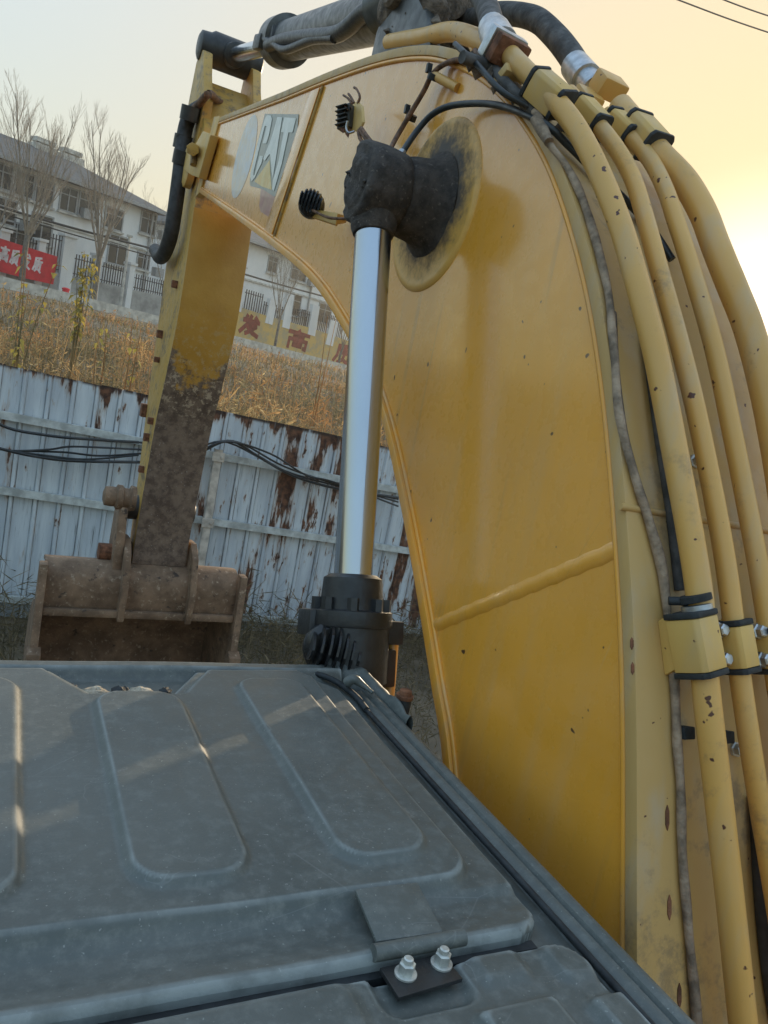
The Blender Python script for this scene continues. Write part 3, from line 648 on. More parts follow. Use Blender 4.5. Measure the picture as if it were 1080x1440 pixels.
# black cables slung along the fence
cab_ = thing("cable_bundle", "loose black cables slung along the metal fence above its middle rail", "cables", (2.07, FY - .2, 2.3))
cl = [[(-60, 548), (0, 597), (65, 612), (130, 618), (195, 622)], [(-60, 610), (0, 630), (20, 634), (70, 632), (105, 628), (195, 632)], [(0, 632), (60, 640), (120, 646), (195, 640)],
      [(0, 631), (45, 641), (100, 648), (195, 650)], [(20, 634), (90, 636), (140, 641), (195, 638)],
      [(195, 638), (250, 636), (285, 626), (318, 620), (345, 626), (400, 656), (470, 680), (560, 706)], [(195, 650), (260, 646), (320, 620), (360, 640), (410, 668), (470, 686), (560, 700)],
      [(195, 632), (260, 640), (318, 621), (380, 638), (430, 668), (470, 678), (560, 712)], [(195, 622), (270, 630), (320, 622), (400, 662), (470, 682), (560, 702)]]
for i, L in enumerate(cl):
    mb = MB(); yy_ = FY - .19 - .014 * (i % 4); mb.tube(spline([onY(px, py, yy_) for px, py in L], 6), .011 if i % 3 else .016, 6); part("cable", mb, M['wire'], cab_, smooth=60)

# ------------------------------------------------------------------ dry weeds
rg = np.random.default_rng(5)
def stalks(name, X, Y, H, Wd, mat, lean=0.25, twigs=4, label=None, seg=3, twl=0.22):
    n = len(X); Z = terrain(X, Y) - 0.02
    az = rg.uniform(0, 2 * np.pi, n); ln = rg.normal(0, lean, n) * H; cx, cy = np.cos(az) * ln, np.sin(az) * ln
    fa = rg.uniform(0, np.pi, n); sx, sy = np.cos(fa), np.sin(fa) * .4
    Vl = []; Fl = []; base = 0
    T = np.linspace(0, 1, seg + 1)
    for t_ in T:
        wd = Wd * (1 - .75 * t_)
        px = X + cx * t_ ** 2; py = Y + cy * t_ ** 2; pz = Z + H * t_ * (1 - .15 * np.abs(ln) / H * t_)
        Vl += [np.stack([px - sx * wd, py - sy * wd, pz], 1), np.stack([px + sx * wd, py + sy * wd, pz], 1)]
    ar = np.arange(n)
    for i in range(seg):
        a, b, c, d = (2 * i) * n + ar, (2 * i + 1) * n + ar, (2 * i + 3) * n + ar, (2 * i + 2) * n + ar
        Fl.append(np.stack([a, b, c, d], 1))
    base = (seg + 1) * 2 * n
    for k in range(twigs):                           # side leaves and seed heads: thin diamonds
        t_ = rg.uniform(.35, 1.0, n); px = X + cx * t_ ** 2; py = Y + cy * t_ ** 2; pz = Z + H * t_ * (1 - .15 * np.abs(ln) / H * t_)
        a2 = rg.uniform(0, 2 * np.pi, n); L = H * rg.uniform(.3, 1, n) * twl; up = rg.normal(.25, .55, n)
        dx, dy, dz = np.cos(a2) * L, np.sin(a2) * L, up * L; ww = Wd * rg.uniform(.7, 1.9, n)
        p0 = np.stack([px, py, pz], 1); p2 = p0 + np.stack([dx, dy, dz], 1); mid = p0 * .55 + p2 * .45
        off = np.stack([sx * ww, sy * ww, ww * .8], 1)
        Vl += [p0, mid - off, p2, mid + off]
        Fl.append(np.stack([base + ar, base + n + ar, base + 2 * n + ar, base + 3 * n + ar], 1)); base += 4 * n
    return raw(name, np.concatenate(Vl), np.concatenate(Fl), mat, smooth=False, kind="stuff", label=label)
def scatter(n, y0, y1, pw, x_l=-.35, x_r=.85, pad=3.0):
    u = rg.random(n); Y = y0 * (y1 / y0) ** (u ** pw); X = rg.uniform(0, 1, n) * (Y * (x_r - x_l) + 2 * pad) + Y * x_l - pad; return X, Y
def keep(X, Y, clear=3.0):
    v = (X - P2[0]) * N2[0] + (Y - P2[1]) * N2[1] - KB; k = v > clear; return X[k], Y[k]
def patch(X, Y): return np.array([mnoise.noise((float(a) * .55, float(b) * .35, 3.1)) for a, b in zip(X, Y)])
X, Y = keep(*scatter(26000, 8.75, 24, 1.05)); pm = patch(X, Y); k = rg.random(len(X)) < np.clip(.5 + pm * 2.0, .05, 1); X, Y, pm = X[k], Y[k], pm[k]
H = rg.gamma(6, .095, len(X)) * (1 + .5 * pm) * np.clip(1.25 - Y * .035, .4, 1); stalks("dry_grass", X, Y, np.clip(H, .15, 1.15), .0035 + Y * .00022, M['straw'], .28, 4)
X, Y = keep(*scatter(9000, 22, 46, 1.0)); stalks("dry_grass", X, Y, np.clip(rg.gamma(5, .05, len(X)), .1, .5), Y * .00042, M['straw'], .3, 3)
X, Y = keep(*scatter(30000, 8.7, 40, 1.0)); stalks("undergrowth", X, Y, np.clip(rg.gamma(5, .075, len(X)), .1, .75) * np.clip(1.25 - Y * .03, .4, 1), .003 + Y * .00035, M['weed'], .45, 4)
n = 9000; X = rg.uniform(-2.5, 8, n); Y = rg.uniform(5.2, 8.05, n); k = rg.random(n) < .25 + .75 * np.clip((Y - 5.6) / 1.8, 0, 1); X, Y = X[k], Y[k]
stalks("weeds", X, Y, np.clip(rg.gamma(4, .07, len(X)), .08, .75) * np.where(Y > 7.3, 1.2, .8), .004, M['weed'], .6, 5, twl=.4)

def tall_weed(label, base, top, seed, leafy, mat_s, lsz=.10, nst=3, spread=.18):
    rr = random.Random(seed); B = Vector(base); T = Vector(top); t = thing("tall_weed", label, "weed", tuple(B), "tall weeds standing above the dry grass")
    st = MB(); lf = MB()
    for k in range(nst):
        e = T + Vector((rr.uniform(-1, 1) * spread, rr.uniform(-1, 1) * spread, -abs(rr.gauss(0, .12)) * k)); m_ = B.lerp(e, .5) + Vector((rr.uniform(-.05, .05), 0, .05))
        P = spline([B + Vector((rr.uniform(-.04, .04), 0, -.1)), m_, e], 5); st.tube(P, [.011 - .0008 * i for i in range(len(P))], 5, caps=False)
        for i in range(leafy):
            f_ = rr.uniform(.4, 1); j = min(len(P) - 2, int(f_ * (len(P) - 1))); q = P[j].lerp(P[j + 1], f_ * (len(P) - 1) - j)
            a = rr.uniform(0, 6.28); L = lsz * rr.uniform(.5, 1.3); d = Vector((math.cos(a), math.sin(a), rr.uniform(-1.1, .3))).normalized(); sd = d.cross(Vector((0, 0, 1))).normalized() * L * .26
            s1 = q + d * L * .3; tip = q + d * L + Vector((0, 0, -L * .35)); mid = q + d * L * .55 + Vector((0, 0, L * .03))
            st.tube([q, s1], .004, 3, caps=False); lf.add([s1, mid + sd, tip, mid - sd, mid + Vector((0, 0, -L * .06))], [(0, 1, 4), (1, 2, 4), (2, 3, 4), (3, 0, 4)])
    part("stem", st, M['straw'], t, smooth=60); part("leaves", lf, mat_s, t, smooth=0); return t
def weed_px(label, bx, by, tx, ty, Y, seed, leafy, mat, **kw):
    b = onY(bx, by, Y); b = (b[0], b[1], float(terrain(b[0], b[1]))); tall_weed(label, b, onY(tx, ty, Y), seed, leafy, mat, **kw)
weed_px("leaning weed with hanging yellow leaves before the red banner", 20, 520, 62, 352, 10.5, 1, 13, M['yleaf'], nst=4, spread=.28, lsz=.12)
weed_px("upright leafy weed turning yellow right of the red banner", 104, 480, 117, 352, 13.0, 2, 34, M['yleaf'], nst=5, spread=.22, lsz=.12)
weed_px("low weed with bright yellow leaves beside the stick's left edge", 180, 520, 192, 448, 11.0, 3, 5, M['yleaf'], nst=2, spread=.1, lsz=.12)
weed_px("weed with drooping yellow green leaves near the middle of the slope", 140, 520, 148, 455, 11.5, 4, 7, M['yleaf'], nst=2, spread=.12, lsz=.11)
weed_px("tall thin leafless weed leaning beside the chrome rod", 432, 610, 478, 420, 10.5, 5, 0, M['straw'], nst=2, spread=.15)
weed_px("spindly bleached weed at the kerb under the characters", 372, 560, 386, 490, 14.0, 6, 3, M['straw'], nst=4, spread=.3, lsz=.08)

# ================================================================== excavator
EX = thing("excavator", "yellow tracked excavator with grey cab roof, raised boom and dirty bucket", "excavator", (0.5, 0.6, 0))
BX = 0.85
PT = [(4.454, 4.548), (3.188, 4.372), (2.615, 4.297), (2.198, 4.232), (1.914, 4.166), (1.709, 4.09), (1.525, 3.996), (1.371, 3.889), (1.224, 3.757), (1.069, 3.565), (.947, 3.361), (.831, 3.115), (.75, 2.914), (.637, 2.583), (.50, 2.19), (.30, 1.70)]
PB = [(4.60, 4.208), (3.713, 3.978), (2.996, 3.786), (2.479, 3.633), (2.167, 3.503), (1.896, 3.361), (1.703, 3.222), (1.499, 3.018), (1.371, 2.875), (1.26, 2.744), (1.162, 2.624), (1.02, 2.36), (.80, 1.80)]
def sm2(L, k=6): return [(p.x, p.y) for p in spline([Vector((a, b, 0)) for a, b in L], k)]
PTs = [PT[0]] + sm2(PT[1:], 6); PBs = [PB[0]] + sm2(PB[1:], 6)
def nrm2(L, ref):
    out = []
    for i in range(len(L)):
        a = L[max(0, i - 1)]; b = L[min(len(L) - 1, i + 1)]; n_ = Vector((b[1] - a[1], -(b[0] - a[0]))).normalized()
        if n_.dot(Vector(ref)) < 0: n_ = -n_
        out.append(n_)
    return out
NTp = nrm2(PTs, (-1, 1.0)); NBt = nrm2(PBs, (1, -1.0))
BXR = 1.27
boom = part("boom", MB().prism([(BX + .004, a, b) for a, b in PTs] + [(BX + .004, a, b) for a, b in reversed(PBs)], (BXR - BX - .008, 0, 0)), M['plate'], EX, smooth=20)
# back / top plate and belly plate: thick plates standing a little proud of the side plate
def off(L, N, o): return [(a + n_.x * o, b + n_.y * o) for (a, b), n_ in zip(L, N)]
Tout, Tin = off(PTs, NTp, .004), off(PTs, NTp, -.020)
mb = MB(); mb.strip([(BX - .004, a, b) for a, b in Tout], [(BXR + .004, a, b) for a, b in Tout], [Vector((0, c[0] - a[0], c[1] - a[1])) for a, c in zip(Tout, Tin)])
part("top_plate", mb, M['back'], boom, bevel=.004, smooth=30)
Bout, Bin = off(PBs, NBt, .020), off(PBs, NBt, -.006)
mb = MB(); mb.strip([(BX - .010, a, b) for a, b in Bout], [(BXR + .010, a, b) for a, b in Bout], [Vector((0, c[0] - a[0], c[1] - a[1])) for a, c in zip(Bout, Bin)])
part("belly_plate", mb, M['edge'], boom, bevel=.004, smooth=30)
# weld beads on the side plate
mb = MB()
mb.tube([(BX + .002, a, b) for a, b in off(PTs, NTp, -.026)], .006, 8)
mb.tube([(BX + .002, a, b) for a, b in off(PBs, NBt, -.010)], .005, 8)
part("weld_bead", mb, M['edge'], boom, smooth=60)
mb = MB(); A = Vector((BX + .0225, 1.335, 2.838)); B = Vector((BX + .0225, .868, 3.136)); mb.tube([A.lerp(B, i / 30) + Vector((0, 0, .0015 * math.sin(i * 2.2))) for i in range(31)], .0235, 40, flat=1.0)
part("weld_bead", mb, M['plate'], boom, smooth=60)
mb = MB(); A = Vector((BX + .002, 2.71, 4.275)); B = Vector((BX + .002, 3.005, 3.80)); mb.tube([A, B], .007, 8); A2 = A + Vector((0, .03, .003)); B2 = B + Vector((0, .03, .008)); part("weld_bead", mb, M['stick_side'], boom, smooth=60)
mb = MB(); mb.prism([A2, A2 + Vector((0, .11, .012)), B2 + Vector((0, .12, .025)), B2], (-.004, 0, 0)); part("stiffener", mb, M['plate'], boom, bevel=.003)
# end frame of the boom tip
mb = MB(); mb.prism([(BX - .006, 4.36, 4.545), (BX - .006, 4.52, 4.575), (BX - .006, 4.72, 4.18), (BX - .006, 4.60, 4.19)], (.05, 0, 0)); part("tip_frame", mb, M['clamp'], boom, bevel=.006); mb = MB(); mb.prism([(BXR - .05, 4.36, 4.545), (BXR - .05, 4.52, 4.575), (BXR - .05, 4.72, 4.18), (BXR - .05, 4.60, 4.19)], (.056, 0, 0))
part("tip_frame", mb, M['clamp'], boom, bevel=.006)

# machine logo decal on the boom side: film laid on the paint in thin layers
dz = (310, 130, 8.0)
def dpt(zx, zy, lay): return onX(dz[0] + zx / dz[2], dz[1] + zy / dz[2], BX + .004 - .0010 * lay)
def film(name, poly, lay, mat):
    mb = MB(); mb.prism([dpt(a, b, lay) for a, b in poly], (.0006, 0, 0)); return part(name, mb, mat, boom, smooth=0)
def filmmat(name, a, b, rough=.4, tint=YEL, wear=.5):
    t = NT(name); c = t.mix(t.ramp(t.noise(18, 5, .7), .35, .65), a, b); c = t.mix(t.ramp(t.noise(11, 6, .72), .40, .66, 0.1, wear), c, tint); t.set(color=c, rough=rough, coat=.3); return t.m
F_grey = filmmat("faded black film", (.16, .20, .19), (.28, .31, .28), tint=(.48, .40, .25), wear=.4); F_sil = filmmat("silver letter film", (.62, .66, .62), (.78, .80, .76), tint=(.62, .56, .4), wear=.25)
F_blue = filmmat("faded blue film", (.60, .64, .70), (.74, .74, .74), tint=(.72, .50, .22), wear=.6); F_tri = filmmat("pale yellow film", (.62, .44, .12), (.72, .58, .25), wear=.4); F_red = filmmat("faded red film", (.36, .12, .11), (.50, .26, .2), tint=(.55, .4, .22), wear=.5)
F_pur = filmmat("faded purple film", (.36, .2, .24), (.46, .3, .3), wear=.5)
ov = [(270 + math.cos(a) * 95 - math.sin(a) * -95 * 0 - (math.sin(a) * 480) * .23, 720 + math.sin(a) * 470) for a in [i * math.pi / 18 for i in range(36)]]
film("decal", ov, 1, F_blue)
film("decal", [(455, 1085), (480, 1000), (720, 1000), (690, 1120), (650, 1290), (600, 1390), (550, 1405), (450, 1340), (435, 1270)], 1, F_red)
film("decal", [(500, 240), (880, 245), (860, 480), (770, 850), (700, 1150), (600, 1170), (470, 1085), (335, 1050), (330, 980), (400, 640)], 2, F_grey)
film("decal", [(885, 330), (905, 345), (860, 820), (800, 960), (700, 1160), (690, 1145), (770, 860), (860, 500)], 3, F_pur)
film("decal", [(552, 760), (380, 1000), (470, 1060), (575, 1095), (560, 900)], 3, F_tri)
film("lettering", [(500, 290), (525, 255), (565, 258), (580, 300), (545, 480), (515, 575), (475, 572), (505, 440), (520, 380), (500, 375), (440, 610), (375, 880), (370, 935), (385, 925), (440, 710), (480, 715), (460, 800), (420, 880), (385, 960), (350, 1000), (335, 960), (340, 900), (410, 610)], 4, F_sil)
film("lettering", [(640, 275), (695, 280), (668, 440), (590, 960), (575, 890), (560, 700), (548, 695), (500, 770), (480, 745), (555, 560), (600, 420)], 4, F_sil)
film("lettering", [(720, 280), (850, 290), (810, 450), (765, 450), (690, 800), (600, 1110), (580, 1085), (590, 990), (650, 780), (710, 450), (680, 445)], 4, F_sil)

# pin boss, flange and boom cylinder
HUB = Vector((BX, 1.711, 3.75))
mb = MB(); mb.lathe(HUB + Vector((.004, 0, 0)), (-1, 0, 0), [(0, .200), (.004, .197), (.007, .188), (.006, .180), (.005, .170), (.006, .150), (.008, .125), (.012, .100)], 72); part("pin_flange", mb, M['flange'], boom, smooth=50)
boss = MB(); V_ = []; 
prof_ = [(.006, .122), (.018, .104), (.04, .094), (.075, .090), (.092, .086), (.096, .083), (.10, .088), (.11, .090), (.13, .091), (.15, .091), (.17, .091), (.185, .090), (.196, .086), (.20, .078), (.197, .060), (.203, .056), (.208, .045), (.208, .03), (.204, .012)]
boss.lathe(HUB, (-1, 0, 0), prof_, 64)
for i, v in enumerate(boss.v):
    p = Vector(v); nn = mnoise.noise(p * 16) * .006 + mnoise.noise(p * 45) * .0018; tt = HUB.x - p.x
    am = 1.0 if tt > .18 else .5
    dirv = Vector((0, p.y - HUB.y, p.z - HUB.z)); dirv = dirv.normalized() if dirv.length > 1e-5 else Vector((0, 0, 1))
    boss.v[i] = tuple(p + dirv * nn * am * 1.3 + Vector((-nn * am * 1.6, 0, 0)))
cyl_ = thing  # keep name short below
bc = part("boom_cylinder", boss, M['grease'], EX, smooth=70)
lumps = MB()
for k in range(34):
    a = rnd.uniform(0, 6.28); r_ = rnd.uniform(.012, .062); c = HUB + Vector((-.196 - rnd.uniform(0, .010), math.cos(a) * r_, math.sin(a) * r_)); s_ = rnd.uniform(.003, .008)
    ico = [Vector((1, 0, 0)), Vector((-1, 0, 0)), Vector((0, 1, 0)), Vector((0, -1, 0)), Vector((0, 0, 1)), Vector((0, 0, -1))]
    lumps.add([c + v * s_ * rnd.uniform(.6, 1.3) for v in ico], [(0, 2, 4), (2, 1, 4), (1, 3, 4), (3, 0, 4), (2, 0, 5), (1, 2, 5), (3, 1, 5), (0, 3, 5)])
part("dirt_clods", lumps, M['grease'], bc, smooth=60, kind="stuff")
RX = .70; R0 = Vector((RX, 1.711, 3.75)); R1 = Vector((RX, 1.4435, 2.905)); RD = (R1 - R0).normalized()
mb = MB(); mb.lathe(R0, RD, [(.05, .056), (.10, .052), (.115, .046)], 32); part("rod_eye_neck", mb, M['grease'], bc, smooth=50)
mb = MB(); mb.tube([R0 + RD * .10, R1 + RD * .25], .0415, 48); part("rod", mb, M['chrome'], bc, smooth=50)
mb = MB(); mb.lathe(R1, RD, [(-.004, .050), (0, .056), (.004, .063), (.070, .068), (.072, .072)], 40); part("gland", mb, M['castblack'], bc, smooth=30)
hd = MB(); a1 = Vector((1, 0, 0)); a1 = (a1 - RD * a1.dot(RD)).normalized(); a2 = RD.cross(a1)
hd.lathe(R1, RD, [(.072, .084), (.074, .088), (.100, .090), (.106, .088), (.107, .084), (.22, .084), (.222, .076), (1.4, .074)], 40)
part("barrel", hd, M['castblack'], bc, smooth=30)
for k in range(8):
    q = 2 * math.pi * (k + .5) / 8; c = R1 + (a1 * math.cos(q) + a2 * math.sin(q)) * .073; hx = MB(); hx.cyl(c + RD * .046, c + RD * .073, .0125, n=6); part("head_bolt", hx, M['castblack'], bc, smooth=20)
pb = MB(); Rm = Matrix((a1, a2, RD)).transposed()
pb.box(R1 + RD * .115 + a1 * .072 + a2 * 0.01, (.07, .07, .05), Rm); part("port_block", pb, M['castblack'], bc, bevel=.006); pb = MB(); pb.box(R1 + RD * .19 + a1 * .07, (.06, .06, .08), Rm); part("port_block", pb, M['castblack'], bc, bevel=.006)
mb = MB(); mb.box(R1 + RD * .10 - a1 * .07 - a2 * .02, (.06, .07, .055), Rm); part("port_block", mb, M['castblack'], bc, bevel=.006)
tp = MB(); q = R1 + RD * .135 + a1 * .105; tp.tube(spline([q, q + RD * .10 - a1 * .003, q + RD * .3 - a1 * .015, q + RD * .8 - a1 * .03], 5), .0125, 16); part("cylinder_pipe", tp, M['pipe'], bc, smooth=60)

# work lights
def lamp_fins(mb, C0, ax, up, R, n=7, body=.05):
    ax = ax.normalized(); up = (up - ax * up.dot(ax)).normalized(); sd = ax.cross(up)
    for k in range(n):                             # upright cooling fins cut to a round outline
        o = (k - (n - 1) / 2) / (n / 2) * R; hh = math.sqrt(max(R * R - o * o, .0001)); dd = body * (.6 + .4 * hh / R)
        a = C0 + sd * o; th = R * .085; m_ = 8
        poly = [a + up * hh * math.cos(i * math.pi / m_) + ax * dd * math.sin(i * math.pi / m_) for i in range(m_ + 1)]
        mb.prism([p - sd * th / 2 for p in poly], sd * th)
def worklight(par, C0, ax, up, R, label):
    mb = MB(); ax = ax.normalized(); mb.lathe(C0, -ax, [(-.012, R * .80), (0, R * .98), (.004, R), (.022, R), (.026, R * .94)], 32)
    wlm = part("work_light", mb, M['blackplastic'], par, smooth=40, label=label)
    fn = MB(); lamp_fins(fn, C0 + ax * .006, ax, up, R * .93); part("cooling_fins", fn, M['blackplastic'], wlm, smooth=0); 
    ln = MB(); ln.lathe(C0 - ax * .0262, -ax, [(0, R * .9), (.002, R * .88)], 24); part("lens", ln, M['glass'], wlm, smooth=0)
    return wlm
def bracketed(C0, R, tilt, label, broken=False):
    C0 = Vector(C0)
    if not broken: worklight(boom, C0, Vector(tilt), Vector((0, 0, 1)), R, label)
# light below: finned lamp on a bent bracket
c2 = Vector(onX(438, 286, .72)); worklight(boom, c2, Vector((-.35, -.85, .15)), Vector((.15, 0, 1)), .038, "round finned black work light on a bent bracket")
bk = MB(); p1, p2_, p3 = Vector(onX(432, 303, .72)), Vector(onX(472, 316, .76)), Vector(onX(487, 313, .84))
dn = Vector((0, -.012, .006)); bk.prism([p1, p2_, p2_ + Vector((0, 0, .032)), p1 + Vector((0, 0, .02))], Vector((.03, .04, 0)) * .4); bk.prism([p2_, p3, p3 + Vector((0, 0, .02)), p2_ + Vector((0, 0, .03))], (.002, .010, 0)); part("light_bracket", bk, M['clamp'], boom, bevel=.002)
mb = MB(); mb.tube(spline([onX(440, 296, .715), onX(462, 306, .73), onX(486, 308, .76), onX(500, 312, .78)], 6), .004, 6); part("light_cable", mb, M['harness'], boom, smooth=60)
# broken lamp above it: yellow back plate and torn housing
pl = MB(); P = [Vector(onX(a, b, .775)) for a, b in [(497, 150), (505, 143), (512, 150), (514, 172), (508, 184), (496, 186), (489, 176)]]; pl.prism(P, Vector((-.006, .006, 0))); bl = part("work_light", pl, M['clamp'], boom, bevel=.002, label="smashed work light reduced to a yellow back plate and torn shell")
sh = MB()
for k, (a, b) in enumerate([(480, 152), (476, 160), (474, 170), (477, 180), (485, 187), (484, 148), (490, 146)]):
    p = Vector(onX(a, b, .735)); q = Vector(onX(a + (496 - a) * .75, b + (165 - b) * .3, .765)); r_ = Vector(onX(a + 5, b + 7, .742)); sh.prism([p, q, r_], Vector((.004, .010, .002)))
part("torn_shell", sh, M['rust'], bl, smooth=20)
sh = MB(); Rl = Matrix.Rotation(.55, 3, 'Z') @ Matrix.Rotation(-.2, 3, 'X'); c = Vector(onX(487, 166, .755)); sh.box(c, (.030, .042, .062), Rl)
for k_ in range(5): sh.box(c + Rl @ Vector((-.020, 0, -.024 + .012 * k_)), (.016, .040 - .004 * (k_ % 3), .003), Rl)
part("lamp_body", sh, M['armcyl'], bl, bevel=.002)
sh = MB(); sh.tube(spline([onX(489, 170, .735), onX(487, 180, .735), onX(490, 187, .74), onX(498, 185, .755)], 4), .003, 6); part("bent_wire", sh, M['zinc'], bl, smooth=60)
fr = MB()
for L in [[(503, 146), (506, 136), (502, 126), (498, 123)], [(495, 146), (489, 138), (483, 134)], [(498, 145), (493, 136), (490, 132)]]: fr.tube(spline([onX(a, b, .77) for a, b in L], 4), .0035, 6)
part("wire_end", fr, M['harness'], bl, smooth=60)
mb = MB()
for L in [[(506, 182), (512, 192), (522, 204), (534, 211)], [(508, 180), (518, 194), (528, 205), (540, 209)], [(504, 184), (507, 196), (515, 203), (524, 208)]]: mb.tube(spline([onX(a, b, .765) for a, b in L], 5), .0052, 8)
part("light_cable", mb, M['harness'], boom, smooth=60)

# harness and black hose crossing the plate
mb = MB(); 
for o in (0, .010): mb.tube(spline([onX(543, 222, .74 + o), onX(556, 196, .79 + o), onX(577, 160, .81 + o), onX(596, 128, .82 + o), onX(607, 106, .82 + o), onX(622, 92, .83 + o), onX(645, 84, .835 + o), onX(672, 88, .86 + o), onX(688, 98, .89 + o)], 6), .0062, 10)
part("wiring_harness", mb, M['harness'], boom, smooth=60)
for a, b in ((608, 106), (577, 163)):
    mb = MB(); c = Vector(onX(a, b, .822)); mb.lathe(c - Vector((0, .006, .006)), (0, -.5, .9), [(-.006, .014), (.008, .014)], 12); mb.box(c + Vector((-.012, 0, .012)), (.012, .01, .02)); part("cable_tie", mb, M['wire'], boom, smooth=30)
mb = MB(); mb.tube([onX(610, 106, .825), onX(644, 124, .852)], .011, 12); part("harness_stub", mb, M['pipe'], boom, smooth=50)
def prof_hit(px, py, o):                           # sight line meets the back of the boom, o metres proud of it
    d = ray(px, py); L = off(PTs, NTp, o); best = None
    for a, b in zip(L[:-1], L[1:]):
        A_ = np.array([[d[1], a[0] - b[0]], [d[2], a[1] - b[1]]]); rhs = np.array([a[0] - CAM[1], a[1] - CAM[2]])
        try: t_, s_ = np.linalg.solve(A_, rhs)
        except np.linalg.LinAlgError: continue
        if t_ > 0 and -.02 <= s_ <= 1.02 and (best is None or t_ < best): best = t_
    return Vector(CAM + d * best) if best else None
hose = [onX(556, 232, .72), onX(566, 214, .74), onX(588, 182, .78), onX(612, 158, .80), onX(645, 147, .82), onX(700, 148, .835)] + [tuple(prof_hit(a, b, .018)) for a, b in ((762, 172), (800, 205), (840, 245), (880, 282), (915, 320), (945, 365))]
mb = MB(); mb.tube(spline(hose, 6), .0072, 12); part("grease_hose", mb, M['wire'], boom, smooth=60)
mb = MB(); mb.tube([hose[0], hose[1]], .0095, 12); part("hose_fitting", mb, M['zinc'], boom, smooth=50)

# ---- pipes along the back of the boom
def pipe(px, r, o, head=None, tail=True, name="hydraulic_pipe", mat=None, k=6):
    P = [prof_hit(a, b, o) for a, b in px]; P = [p for p in P if p is not None]
    if tail:
        d = (P[-1] - P[-2]).normalized(); P += [P[-1] + d * .35, P[-1] + d * .8]
    if head: P = [Vector(h) for h in head] + P
    mb = MB(); mb.tube(spline(P, k), r, 24); return part(name, mb, mat or M['pipe'], boom, smooth=60), P
p1, P1 = pipe([(716, 76), (742, 103), (772, 133), (796, 160), (815, 188), (836, 228), (860, 284), (880, 340), (905, 430), (925, 510), (950, 640), (972, 760), (985, 850), (992, 960), (1008, 1100), (1026, 1260), (1045, 1440)], .0195, .052)
p2, P2_ = pipe([(800, 130), (836, 170), (866, 208), (890, 252), (908, 310), (927, 380), (952, 470), (977, 570), (1002, 690), (1020, 790), (1032, 880), (1042, 960), (1060, 1080), (1085, 1230)], .0155, .05)
p3, P3 = pipe([(850, 160), (886, 192), (915, 226), (936, 268), (950, 310), (968, 365), (1003, 485), (1028, 600), (1052, 720), (1072, 830), (1092, 960), (1115, 1100)], .0155, .05)
p4, P4 = pipe([(872, 150), (905, 190), (928, 218), (962, 254), (988, 298), (1006, 345), (1026, 395), (1052, 460), (1074, 540), (1094, 640), (1112, 760), (1130, 900)], .0250, .058)
def sleeve_at(px, py, qx, qy, o, r, wd, name="pipe_clamp", mat=None, rub=True):   # saddle clamp over a pipe with rubber collars
    a, b = prof_hit(px, py, o), prof_hit(qx, qy, o); d = (b - a).normalized()
    n_ = Vector((0, -.75, .66)); n_ = (n_ - d * n_.dot(d)).normalized(); s_ = d.cross(n_)
    pr = [(-wd, -.026), (-wd, .0), (-wd * .93, r * .75), (-wd * .72, r * 1.0), (wd * .72, r * 1.0), (wd * .93, r * .75), (wd, 0), (wd, -.026)]
    mb = MB(); mb.prism([a + s_ * u + n_ * v for u, v in pr], b - a); c = part(name, mb, mat or M['clamp'], boom, bevel=.0025)
    if rub:
        pr2 = [(u * 1.05, v * 1.06) for u, v in pr]
        for st_ in (a - d * .009, b + d * .0005): rb = MB(); rb.prism([st_ + s_ * u + n_ * v for u, v in pr2], d * .0085); part("rubber_collar", rb, M['roof_dark'], c, bevel=.002)
    return c
sleeve_at(974, 868, 988, 942, .05, .026, .029); sleeve_at(1032, 880, 1042, 938, .05, .021, .022); sleeve_at(1084, 890, 1092, 938, .05, .021, .022)
ends = prof_hit(940, 845, .045)
mb = MB(); a, b = prof_hit(976, 836, .052), prof_hit(979, 848, .052); mb.lathe(a, b - a, [(0, .0215), (.001, .024), (.010, .024), (.011, .0215)], 24); part("rubber_band", mb, M['roof_dark'], boom, smooth=40)
mb = MB(); a, b = prof_hit(979, 850, .052), prof_hit(982, 864, .052); mb.lathe(a, b - a, [(0, .0205), (.001, .0222), (.014, .0222), (.015, .0205)], 24); part("zinc_band", mb, M['zinc'], boom, smooth=40)
mb = MB(); a, b = prof_hit(952, 862, .03), prof_hit(962, 940, .03); d = (b - a); sd = Vector((.013, 0, 0)); mb.prism([a - sd, a + sd, a + sd + Vector((0, .02, -.02)), a - sd + Vector((0, .02, -.02))], d); part("clamp_block", mb, M['clamp'], boom, bevel=.003)
mb = MB(); a, b = prof_hit(940, 845, .03), prof_hit(970, 850, .04); mb.tube(spline([a, (a + b) / 2 + Vector((0, -.006, .004)), b], 3), .0065, 8); part("tie_strap", mb, M['roof_dark'], boom, smooth=50)
for (a, b) in ((1015, 886), (1020, 927), (1070, 888), (1076, 928)):
    c = prof_hit(a, b, .052); n_ = Vector((0.0, -.93, .37)); mb = MB(); mb.lathe(c - n_ * .03, n_, [(0, .0125), (.027, .0125), (.028, .0098), (.0281, .0098), (.036, .0095), (.038, .0075)], 6); part("clamp_bolt", mb, M['zinc'], boom, smooth=20, bevel=0)
mb = MB(); c = prof_hit(1022, 905, .03); mb.box(c, (.035, .018, .075)); part("clamp_foot", mb, M['clamp'], boom, bevel=.003)
for a, b, c_, d_ in ((952, 1024, 972, 1036), (1010, 1032, 1026, 1040)):
    p = prof_hit((a + c_) / 2, (b + d_) / 2, .012); mb = MB(); mb.box(p, (.022, .022, .018), Matrix.Rotation(-.35, 3, 'X')); part("cable_clip", mb, M['roof_dark'], boom, bevel=.002)
